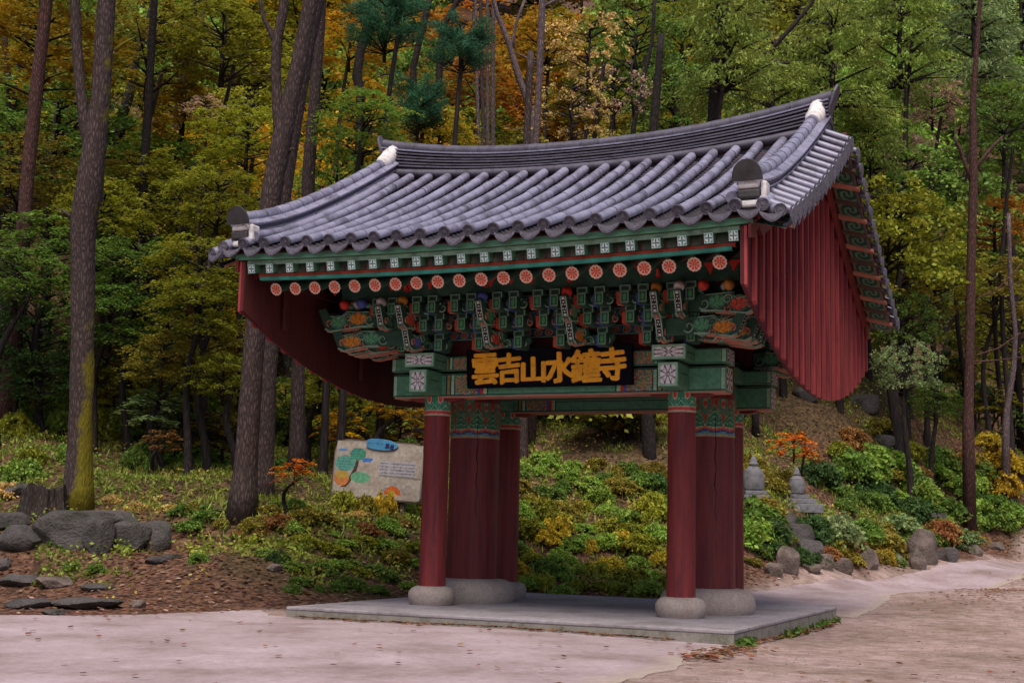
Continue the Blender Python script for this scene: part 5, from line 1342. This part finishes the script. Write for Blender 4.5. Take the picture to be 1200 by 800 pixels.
for px, py, rp, col, lab in (
 (640, 640, 17, 'yellow', 'bright yellow bush in the thicket behind the gate floor'), (128, 590, 12, 'straw', 'pale straw coloured plant beside the mossy trunk'), (155, 600, 13, 'straw', 'pale yellow plant right of the mossy trunk'), (20, 568, 26, 'lime', 'bright green clump left of the stump'),
 (5, 585, 20, 'straw', 'straw yellow plant at the left edge'), (230, 545, 24, 'green', 'green bush on the slope left of the forked dark tree'), (180, 548, 20, 'green', 'green bush right of the mossy trunk'),
 (60, 642, 8, 'green', 'small green plant under the largest boulder'), (160, 642, 9, 'lime', 'small leafy plant between the right hand boulders'), (130, 632, 6, 'lime', 'tiny sprig in front of the middle boulder'), (232, 660, 11, 'green', 'lone green plant on the brown leaf litter'),
 (110, 676, 12, 'green', 'green patch of weeds on the leaf litter'), (82, 672, 9, 'green', 'small weeds on the litter above the flat stones'), (324, 660, 13, 'deep', 'dark green bush at the edge of the leaf litter'),
 (884, 645, 24, 'lime', 'bright green bush right beside the rear column'), (880, 622, 22, 'green', 'green bush behind the gate corner'), (900, 640, 20, 'deep', 'dark bush under the left stone lantern'), (893, 612, 18, 'olive', 'olive bush at the terrace edge under the stone lanterns'),
 (955, 640, 20, 'deep', 'dark clipped bush on the rock wall under the right lantern'), (985, 645, 22, 'sage', 'grey green bush at the middle of the rock wall'), (1010, 638, 22, 'green', 'full green bush on top of the rock wall'), (1035, 645, 18, 'olive', 'olive bush left of the pointed boulder'),
 (1058, 632, 18, 'sage', 'grey green tuft above the pointed boulder'), (1075, 612, 18, 'deep', 'dark clipped bush above the pointed boulder'), (970, 660, 12, 'rust', 'brownish bush low on the rock wall'), (1000, 664, 12, 'olive', 'low olive bush between the wall stones'), (1038, 660, 10, 'amber', 'small amber bush between wall stones'),
 (1108, 640, 18, 'rust', 'rust green bush right of the pointed boulder'), (1130, 645, 17, 'sage', 'pale bush at the right part of the wall foot'), (1150, 625, 18, 'lime', 'bright green clump above the lane'), (1172, 628, 16, 'green', 'green clump near the right end of the bank'), (1192, 620, 18, 'lime', 'leafy green clump at the right edge'),
 (900, 575, 16, 'olive', 'olive hedge bush between the two stone lanterns'), (918, 572, 15, 'olive', 'low hedge bush behind the right stone lantern'), (962, 575, 20, 'deep', 'dark round bush right of the right stone lantern'), (985, 588, 14, 'green', 'small round bush right of the lanterns'), (1000, 570, 22, 'green', 'green bush in the middle of the upper terrace'),
 (1025, 590, 18, 'deep', 'dark rounded bush at the terrace end'), (1022, 560, 20, 'lime', 'bright leafy bush on the right terrace'), (1050, 565, 20, 'lime', 'bright green shrub spreading on the right bank'), (1070, 580, 18, 'green', 'green shrub low on the right bank'), (1085, 595, 17, 'lime', 'fresh green shrub above the dark clipped bush'),
 (1110, 610, 17, 'green', 'green shrub on the bank above the lane'), (1105, 565, 18, 'green', 'green shrub high on the right bank'), (1140, 590, 18, 'lime', 'bright shrub left of the right edge'), (1175, 590, 18, 'amber', 'amber and green shrub near the right edge'), (1140, 555, 14, 'olive', 'olive shrub under the straight dark trunk'),
 (1190, 560, 16, 'olive', 'olive shrub at the right edge'), (950, 545, 12, 'rust', 'rusty low plant on the leaf covered slope'), (1000, 530, 14, 'rust', 'rusty shrub on the brown slope'), (985, 545, 12, 'yg', 'yellow green shrub on the brown slope'), (1035, 520, 15, 'olive', 'olive shrub under the wind board tip'),
 (875, 560, 18, 'olive', 'olive shrub behind the left stone lantern'), (1065, 545, 14, 'yg', 'yellow green plant on the right slope')):
    bush(px, py, rp*(1.35 if px > 860 else 1), col, lab, None, 1.0)

for bi, (y0, rp, cols) in enumerate(((545, 22, ['green', 'lime', 'yg']), (515, 26, ['yg', 'green', 'lime', 'olive']), (488, 28, ['yg', 'olive', 'green']))):
    for i in range(15):
        cl = random.choice(cols); px = 5+480*(i+.5)/15+jit(14)
        if bi == 0 and i % 2: continue
        bush(px, y0+jit(10), rp*random.uniform(.7, 1.3), cl, f"{CW[cl]} brush on the left slope, {ORD[i]} from left {['in the nearest band', 'in the middle band', 'in the farthest band'][bi]}", 'brush under the trees on the left slope', random.uniform(1.0, 1.6), 'brush')
rowsR = ((658, 872, 1075, 13, ['green', 'olive', 'deep', 'olive', 'rust']), (634, 880, 1150, 14, ['green', 'olive', 'deep', 'olive']), (600, 985, 1200, 15, ['lime', 'green', 'green', 'deep']), (578, 990, 1200, 16, ['lime', 'green', 'lime', 'olive']), (560, 955, 1200, 15, ['green', 'olive', 'lime', 'rust']), (618, 1085, 1200, 15, ['lime', 'green', 'lime']))
for bi, (y0, xa, xb_, rp, cols) in enumerate(rowsR):
    n = int((xb_-xa)/(rp*1.25))
    for i in range(n):
        cl = random.choice(cols)
        bush(xa+(xb_-xa)*(i+.5)/n+jit(6), y0+jit(7), rp*random.uniform(.7, 1.4), cl, f"{CW[cl]} bush on right bank, {ORD[i]} from left {['along the wall foot', 'along the wall top', 'in the middle band', 'at mid slope', 'in the highest band', 'just above the lane'][bi]}", 'bushes on the bank right of the gate', random.uniform(.7, 1.05))
for q_, (px, py, rp, cl) in enumerate(((402, 600, 15, 'yg'), (428, 604, 15, 'olive'), (450, 606, 16, 'yellow'), (470, 603, 13, 'lime'), (488, 604, 13, 'yg'))):
    bush(px, py, rp, cl, f"tall {CW[cl]} weeds growing {['at the left foot', 'left of the middle', 'in the middle', 'right of the middle', 'at the right foot'][q_]} in front of the information board", None, 1.7, 'weed_clump')
# ---- ground cover and fallen leaves
def scatter(n, xr, yr, mask):
    x = rng.uniform(*xr, n); y = rng.uniform(*yr, n); k = mask(x, y); return x[k], y[k]
def wave(x, y, f, s): 
    return np.sin(x*f+s)+np.sin(y*f*1.3+s*2)+np.sin((x+y)*f*.7+s*3)
def nat(x, y): return (DF(x, y) > .1)
# tufts of small plants: each tuft several leaves
x, y = scatter(19000, (-22, 12), (-7, 42), lambda x, y: (DF(x, y) > 1.2) & ((wave(x, y, .9, 1.3)+wave(x, y, 2.3, 4)*.6 > -.35) | ((x < -6) & (x > -16) & (y > -1) & (y < 5) & (wave(x, y, 1.6, .3) > -.7))) & ~((x < -4.7) & (y < -.6) & (DF(x, y) < 3.6) & (x > -9)))
k = 14; cx_ = np.repeat(x, k)+rng.normal(0, .10, len(x)*k); cy_ = np.repeat(y, k)+rng.normal(0, .10, len(x)*k)
cz_ = H(cx_, cy_)+rng.uniform(.01, .22, len(cx_))*np.repeat(rng.uniform(.3, 1, len(x)), k)
tn = np.stack([np.repeat(np.clip(.5+.3*wave(x, y, .5, 2), 0, 1), k), np.repeat(rng.uniform(0, 1, len(x)), k)], 1)
gc = put('ground_cover', leafmesh('ground_cover', np.stack([cx_, cy_, cz_], 1), .046, None, .35, 1.7, tn)); gc.color = (.24, .31, .045, 1); tag(gc, 'low green and yellow ground plants spread over the banks', 'ground cover', kind='stuff')
x, y = scatter(26000, (-22, 12), (0, 42), lambda x, y: (DF(x, y) > 1.0) & (wave(x, y, 1.3, 5)+wave(x, y, 3.1, 1)*.6 > -.2) & ~((x < -4.7) & (y < .4)))
k = 4; cx_ = np.repeat(x, k)+rng.normal(0, .06, len(x)*k); cy_ = np.repeat(y, k)+rng.normal(0, .06, len(x)*k)
up_ = np.zeros((len(cx_), 3)); up_[:, 2] = 2.2
gr_ = put('grass', leafmesh('grass', np.stack([cx_, cy_, H(cx_, cy_)+rng.uniform(.05, .14, len(cx_))], 1), .028, up_, .05, 7)); gr_.color = (.25, .29, .05, 1); tag(gr_, 'thin yellow green grass growing through the banks', 'grass', kind='stuff')
x, y = scatter(5200, (-22, 12), (-7, 42), lambda x, y: (DF(x, y) > 1.5) & (wave(x, y, 1.1, 7)+wave(x, y, 2.9, 2)*.6 > .7))
k = 7; cx_ = np.repeat(x, k)+rng.normal(0, .09, len(x)*k); cy_ = np.repeat(y, k)+rng.normal(0, .09, len(x)*k); cz_ = H(cx_, cy_)+rng.uniform(.03, .28, len(cx_))
gc = put('yellow_ground_cover', leafmesh('yellow_ground_cover', np.stack([cx_, cy_, cz_], 1), .045, None, .35, 1.5)); gc.color = (.48, .36, .08, 1); tag(gc, 'yellowing low plants mixed into the green of the banks', 'ground cover', kind='stuff')
# litter
x, y = scatter(60000, (-20, 9), (-9, 42), lambda x, y: (DF(x, y) > -.12+.25*wave(x, y, 3, 1)*.3) & ((y < 12) | (x > -3)) & (rng.uniform(0, 1, len(x)) < .75))
lf = put('fallen_leaves', leafmesh('fallen_leaves', np.stack([x, y, H(x, y)+.018+rng.uniform(0, .02, len(x))], 1), .062, None, .8, 1.35)); lf.color = (.23, .105, .065, 1); tag(lf, 'brown fallen leaves covering the banks and slope', 'leaves', kind='stuff')
x, y = scatter(12000, (-12, 8), (-9, 40), lambda x, y: (DF(x, y) > -.05) & (rng.uniform(0, 1, len(x)) < .8))
lf = put('pale_fallen_leaves', leafmesh('pale_fallen_leaves', np.stack([x, y, H(x, y)+.028+rng.uniform(0, .02, len(x))], 1), .07, None, .75, 1.3)); lf.color = (.42, .26, .20, 1); tag(lf, 'pale curled leaves lying on the brown leaf litter', 'leaves', kind='stuff')
# leaves blown over the paving and against the slab
xs = [rng.uniform(-12, 9, 420)]; ys = [rng.uniform(-14, 2, 420)]
t_ = rng.uniform(0, 1, 520); xs.append(-3.2+5.9*t_); ys.append(-3.70-.05*np.abs(rng.normal(size=520))*(1.2+np.sin(t_*40)))
t_ = rng.uniform(0, 1, 260); xs.append(3.56+rng.normal(0, .05, 260)+.12*t_); ys.append(-3.6+6*t_)
xs.append(3.75+rng.normal(0, .18, 240)); ys.append(rng.uniform(-6.4, -4.0, 240))
t_ = rng.uniform(0, 1, 900); xs.append(-3.4+4*t_); ys.append(3.9+rng.uniform(0, 1.3, 900)+.6*t_)
t_ = rng.uniform(0, 1, 700); xs.append(5.1+2.2*t_+rng.normal(0, .5, 700)); ys.append(9+11*t_+rng.normal(0, 1.0, 700)-1)
x = np.concatenate(xs); y = np.concatenate(ys); k = ~((np.abs(x) < 3.5) & (np.abs(y) < 3.64)); x, y = x[k], y[k]
lf = put('scattered_leaves', leafmesh('scattered_leaves', np.stack([x, y, H(x, y)+.032+rng.uniform(0, .015, len(x))], 1), .062, None, .8, 1.3)); lf.color = (.24, .11, .05, 1); tag(lf, 'dry leaves blown over the paving and against the slab edge', 'leaves', kind='stuff')
t_ = rng.uniform(0, 1, 500)
# weeds along the side kerb of the slab
x = 3.56+np.abs(rng.normal(0, .06, 260)); y = np.concatenate([rng.normal(-3.5, .18, 110), rng.normal(-.6, .5, 80), rng.normal(1.8, .5, 70)])
lf = put('kerb_weeds', leafmesh('kerb_weeds', np.stack([x, y, H(x, y)+rng.uniform(.01, .09, 260)], 1), .05, None, .2, 2.4)); lf.color = (.10, .17, .03, 1); tag(lf, 'green weeds growing along the side edge of the slab', 'weeds', kind='stuff')
# pebbles on the gravel side
pb = MB()
xs, ys = scatter(2600, (3.2, 9), (-9, 12), lambda x, y: (DF(x, y) < 0) & ~((np.abs(x) < 3.6) & (np.abs(y) < 3.7)) & ((x > 4.2) | (y > 4)))
for x, y in zip(xs, ys):
    r = random.uniform(.006, .02); z = hz(x, y)
    pb.add([(x+r, y, z), (x-.3*r, y+r, z), (x-r, y-.4*r, z), (x+.2*r, y-r, z), (x, y, z+r*.8)], [(0, 1, 4), (1, 2, 4), (2, 3, 4), (3, 0, 4)])
tag(pb.build('pebbles', 'grit'), 'small stones scattered on the bare gravel ground', 'pebbles', kind='stuff')

# ================================================================== ROCKS, STUMP, LANTERNS, BOARD
import bmesh
from mathutils import noise as mno
def rock_mesh(wx, wy, h, seed, pointed=0, cuts=12):
    r = random.Random(seed); bm = bmesh.new(); bmesh.ops.create_icosphere(bm, subdivisions=4, radius=1)
    pl = []
    for i in range(cuts):
        n = Vector((r.gauss(0, 1), r.gauss(0, 1), r.gauss(0, .7))).normalized(); pl.append((n, r.uniform(.62, .86)))
    pl.append((Vector((r.uniform(-.15, .15), r.uniform(-.15, .15), 1)).normalized(), .72 if not pointed else 1.0))
    for v in bm.verts:
        for n, dd in pl:
            t = v.co.dot(n)-dd
            if t > 0: v.co -= n*t*.93
        if pointed and v.co.z > 0: v.co.x *= 1-.6*v.co.z*pointed; v.co.y *= 1-.5*v.co.z*pointed
        q = v.co*2.1+Vector((seed, 0, 0)); v.co += v.co.normalized()*(.05*mno.noise(q)+.03*mno.noise(q*3.1)+.012*mno.noise(q*9))
        v.co.x *= wx/1.5; v.co.y *= wy/1.5; v.co.z *= h/1.5
    me = bpy.data.meshes.new('boulder'); bm.to_mesh(me); bm.free(); return me
def rock(px, py, wpx, hpx, label, mat='rock', pointed=0, name='boulder', depth=.8, seed=None):
    g, d = G(px, py); s = d/FPX; wd, h = wpx*s, hpx*s
    me = rock_mesh(wd, wd*depth, h*1.2, seed or int(px*7+py), pointed); me.materials.append(MT[mat])
    me.polygons.foreach_set('use_smooth', [True]*len(me.polygons)); me.set_sharp_from_angle(angle=math.radians(28))
    o = put(name, me); p = g+Vector((FW[0], FW[1], 0))*wd*.3
    o.location = (p.x, p.y, g.z+h*.42); o.rotation_euler = (0, 0, _y+random.uniform(-.2, .2)); tag(o, label, 'rock' if name == 'boulder' else 'stone'); return o
rock(78, 644, 74, 42, 'largest grey boulder with a pale streak, in front of the stump'); rock(113, 648, 36, 38, 'rounded boulder at the middle of the left rock row')
rock(122, 620, 62, 20, 'long flat boulder lying on top of the left rock row'); rock(146, 643, 44, 32, 'dark boulder with a shaded hollow in the left rock row')
rock(178, 645, 30, 34, 'squarish boulder at the right end of the left rock row'); rock(18, 645, 56, 28, 'mossy low boulder at the left edge')
rock(0, 622, 44, 20, 'flat grey boulder behind the mossy one at the left edge'); rock(12, 585, 40, 18, 'grey rock left of the stump')
rock(22, 688, 46, 12, 'flat grey step stone at the left edge', name='flat_stone'); rock(62, 690, 44, 12, 'mossy brown flat stone in the leaf litter', 'rockwarm', name='flat_stone')
rock(30, 712, 58, 10, 'long flat stone nearest the left edge of the paving', name='flat_stone'); rock(98, 714, 66, 12, 'long grey kerb like stone half buried in leaves', name='flat_stone')
rock(112, 692, 34, 8, 'thin flat stone in the middle of the litter', name='flat_stone'); rock(62, 722, 26, 7, 'thin slab of stone at the paving edge', name='flat_stone'); rock(160, 712, 18, 9, 'small stone alone on the brown litter', 'rockwarm', name='flat_stone')
rock(180, 662, 22, 9, 'dark little rock below the squarish boulder', name='flat_stone'); rock(198, 655, 20, 6, 'low dark rock right of the boulder row', name='flat_stone'); rock(2, 668, 16, 14, 'dark small rock at the very left edge', name='flat_stone')
rock(320, 672, 16, 9, 'brown stone by the dark green bush', 'rockwarm', name='flat_stone')
rock(925, 674, 22, 32, 'upright grey stone at the left end of the wall', 'rockwarm'); rock(908, 676, 22, 16, 'low stone beside the upright wall stone', 'rockwarm')
rock(936, 640, 30, 26, 'dark jutting stone high in the wall', 'rock'); rock(922, 618, 22, 16, 'dark stone just under the lantern terrace', 'rock'); rock(950, 655, 26, 22, 'angular dark stone in the left part of the wall', 'rock')
rock(952, 672, 24, 10, 'brown flat stone at the wall foot', 'rockwarm'); rock(968, 668, 24, 18, 'rounded brown stone at the wall foot', 'rockwarm'); rock(986, 670, 28, 16, 'grey block at the foot of the wall', 'rockwarm')
rock(1018, 667, 22, 22, 'square stone between two bushes in the wall', 'rockwarm'); rock(1052, 664, 16, 14, 'small stone left of the pointed boulder', 'rockwarm'); rock(1086, 662, 36, 34, 'tall pointed boulder leaning in the rock wall', 'rockwarm', .45)
rock(1076, 668, 18, 22, 'slanting slab leaning on the pointed boulder', 'rockwarm', .5); rock(1112, 658, 22, 16, 'grey stone right of the pointed boulder', 'rock'); rock(1100, 615, 20, 14, 'stone half hidden above the pointed boulder', 'rock')
rock(1142, 650, 20, 12, 'rust brown stone near the right end of the wall', 'rockwarm'); rock(1170, 645, 16, 9, 'low stone at the right end of the wall', 'rockwarm'); rock(767, 694, 14, 8, 'small pale rock behind the slab between the columns', 'granite', name='flat_stone')
rock(1014, 485, 30, 22, 'dark rock outcrop under the wind board tip', 'rock'); rock(945, 470, 26, 16, 'flat dark outcrop behind the windboard on the slope', 'rock'); rock(1040, 528, 28, 18, 'dark angular outcrop on the brown slope', 'rock')

g, d = G(50, 602); st = empty('tree_stump', g, 'mossy dark tree stump on top of the boulders beside the forked tree', 'stump'); s_ = d/FPX
b = MB(); seg = 40; vs = []; lv = [(-.2, 1.28), (.0, 1.15), (.25, 1.04), (.55, .98), (.85, .95), (1.0, .93), (.96, .80), (.93, .3), (.92, .0)]
for h_, r_ in lv:
    for k in range(seg):
        a = 2*PI*k/seg; rr = 27*s_*r_*(1+.10*math.sin(a*7+1)+.05*math.sin(a*15+h_*2)+.04*math.sin(a*23))
        vs.append((rr*math.cos(a), rr*math.sin(a)*.8, 31*s_*h_+(.05*math.sin(a*3)+.03*math.sin(a*11) if h_ > .8 and r_ > .5 else 0)))
fs = [(i*seg+k, i*seg+(k+1) % seg, (i+1)*seg+(k+1) % seg, (i+1)*seg+k) for i in range(len(lv)-1) for k in range(seg)]
b.add(vs, fs); b.build('stump_wood', 'stump', st, True)

def lantern(px, py, hpx, label, steps, bw, body):
    g, d = G(px, py); s = d/FPX; g = g+Vector((0, 0, -.12)); t = empty('stone_stupa', g, label, 'stone monument', rz=_y+.1); z = -.1
    for k, (w_, h_) in enumerate(steps):
        h2 = h_*s+(.1 if k == 0 else 0); MB().box((-w_*s/2, -w_*s/2, z), (w_*s/2, w_*s/2, z+h2-.004)).build('base_step', 'stonegrey', t, bevel=.015); z += h2
    prof = [(r_*s, z+h_*s) for r_, h_ in body[:-6]]; b = MB(); seg = 32; b.lathe(prof, (0, 0, 0), seg)
    vs = []
    for i, v in enumerate(b.v):
        a = math.atan2(v[1], v[0]); hh = (v[2]-z)/(body[-1][1]*s); k = 1+(.045*abs(math.sin(a*4)) if .12 < hh < .55 else 0); vs.append((v[0]*k, v[1]*k, v[2]))
    b.v = vs; b.build('bell_body', 'stonegrey', t, True)
    MB().lathe([(r_*s, z+h_*s) for r_, h_ in body[-6:]], (0, 0, 0), 24).build('finial', 'stonegrey', t, True)
    n = 0
    for k in range(n):
        a = 2*PI*k/n; r_ = max(q[0] for q in body)*s*1.03; MB().lathe([(.004, -.05), (.055, -.02), (.06, .02), (.03, .06), (.004, .075)], (r_*math.cos(a)*.93, r_*math.sin(a)*.93, z+body[3][1]*s), 8).build('lotus_petal', 'stonegrey', t, True)
lantern(883, 588, 60, 'taller stone bell monument nearer the gate column on the terrace', [(38, 7), (31, 6), (26, 5)], 11, [(9, 0), (12, 1.5), (12.6, 10), (12.4, 17), (10.5, 22), (10.6, 23.5), (8, 26), (6.5, 28), (5, 29), (6, 31), (4.2, 33), (3.6, 37), (2, 40), (.2, 42)])
lantern(934, 591, 50, 'smaller stone bell monument with a wide stepped base', [(48, 6), (36, 6), (24, 5)], 9, [(7, 0), (9, 1.5), (9.6, 6), (9.3, 13), (8, 17), (8, 18), (6, 20), (5, 21.5), (4, 22), (4.6, 23.5), (3.2, 25), (2.8, 28), (1.5, 31), (.2, 33)])

# information board
g, d = G(445, 594); s = 30.0/FPX; cpt = Vector(at(443, 551, 29.8))
ib = empty('information_board', (cpt.x, cpt.y, hz(cpt.x, cpt.y)), 'painted information board with a blue oval title, half hidden by yellow weeds', 'sign', rz=_y+math.radians(-12))
zc = cpt.z-hz(cpt.x, cpt.y); Mb = Matrix.Translation((0, 0, zc)) @ Matrix.Rotation(math.radians(3.2), 4, 'Y')
W2, H2 = 54*s, 33*s
def rr_poly(w_, h_, r): 
    o = []
    for cx_, cy_, a0 in ((w_-r, h_-r, 0), (-w_+r, h_-r, 90), (-w_+r*.4, -h_+r*.4, 180), (w_-r*.4, -h_+r*.4, 270)):
        q = r if a0 < 100 else r*.4
        for k in range(5): a = math.radians(a0+k*22.5); o.append((cx_+q*math.cos(a), cy_+q*math.sin(a)))
    return o
MB().prism(rr_poly(W2+.03, H2+.03, .3), .0, .06, 'y', Mb).build('board_frame', 'brown', ib)
MB().prism(rr_poly(W2, H2, .28), -.012, -.002, 'y', Mb).build('board', surf('board_face', (.30, .25, .22), .6, .2, 3, .1), ib)
def board_print(u, v):
    X, Y = u*106, (1-v)*66     # pixels from the upper left corner
    n = math.sin(X*.13+Y*.09)*math.sin(Y*.21-X*.05)+.25*math.sin(X*.7)*math.sin(Y*.6); base = (.38+.05*n, .32+.05*n, .275+.05*n)
    def ell(cx_, cy_, a, b_): return ((X-cx_)/a)**2+((Y-cy_)/b_)**2 < 1
    hsh = math.sin(math.floor(X*1.9)*12.9+math.floor(Y*1.2)*78.2)*437.5; hsh -= math.floor(hsh)
    if 55 < X < 98 and 20 < Y < 39: 
        base = (.38, .34, .36)
        if math.floor(Y/1.9) % 2 == 0 and hsh > .35 and (X < 66 or X > 68) and Y > 22: return (.14, .15, .19)
    if ell(27, 15, 10, 7.5): return (.07, .27, .17) if not (math.floor(Y/1.4) % 2 == 0 and hsh > .5) else (.02, .13, .16)
    if ell(12, 27, 12.5, 9.5): return (.10, .30, .24) if not (math.floor(Y/1.7) % 2 == 0 and hsh > .45 and abs(X-12) < 9) else (.04, .16, .16)
    if ell(32, 43, 12, 7): return (.12, .33, .19) if n > -.3 else (.2, .4, .28)
    if ell(9, 45, 9.5, 9.5): return (.50, .17, .05) if n > -.2 else (.42, .26, .05)
    cxx = 27-((Y-20)/32)**2*12
    if 20 < Y < 56 and abs(X-cxx) < 1.6+(Y-20)*.05: return (.06, .03, .03)
    if 33 < X < 46 and 19 < Y < 24 and abs(X-39+(Y-21)) < 6: return (.07, .16, .45)
    if ell(8, 11, 5, 1.6): return (.08, .22, .50)
    r = math.hypot(X-73, Y-61)
    if r < 10.5 and Y < 61: return (.50, .11, .02) if r > 4.5 else ((.50, .30, .04) if r > 2.5 else (.20, .25, .05))
    if 10.5 < r < 16 and Y < 61 and hsh > .6: return (.20, .22, .24)
    if abs(Y-(39+.03*(X-60))) < 1 and X > 55: return (.22, .17, .15)
    if 88 < X < 96 and 48 < Y < 56: return (.33, .28, .25)
    return base
me = painted('painted_panel', lambda u, v: (-W2*.97+W2*1.94*u, -.0145, -H2*.96+H2*1.92*v), board_print, 190, 118); put('painted_panel', me, ib, M=Mb)
ov = [(19.5*s*math.cos(a)*(1+.08*math.cos(3*a)), 7.2*s*math.sin(a)*(1+.1*math.cos(2*a))) for a in [2*PI*k/28 for k in range(28)]]
Mo = Mb @ Matrix.Translation((1.5*s, 0, H2-3*s)) @ Matrix.Rotation(math.radians(2), 4, 'Y')
MB().prism(ov, -.05, -.018, 'y', Mo).build('blue_title_oval', surf('sky_blue_board', (.07, .28, .50), .5, .15, 4, .1), ib, bevel=.006)
MT['ink'] = surf('dark_blue_ink', (.02, .025, .12), .6, .1, 5)
characters('호산', ib, [8.0*s, 13.6*s], [-.4*s, -1.2*s], 5.6*s, 6.2*s, .004, 'ink', 'letter', .012, Mo @ Matrix.Translation((0, -.051, 0)))
q = MB()
for k in range(12):
    x = (-15+k*1.65)*s; q.box((x, -.054, (.2-.6*math.sin(k*2.1))*s), (x+.28*s+.4*s*(k % 3 == 0), -.051, (1.6+.5*math.sin(k*1.3))*s), Mo)
q.build('title_writing', 'ink', ib)
for x in (-W2*.55, W2*.55):
    MB().box((x-.05, .065, -.3), (x+.05, .165, zc+.3)).build('post', 'brown', ib)
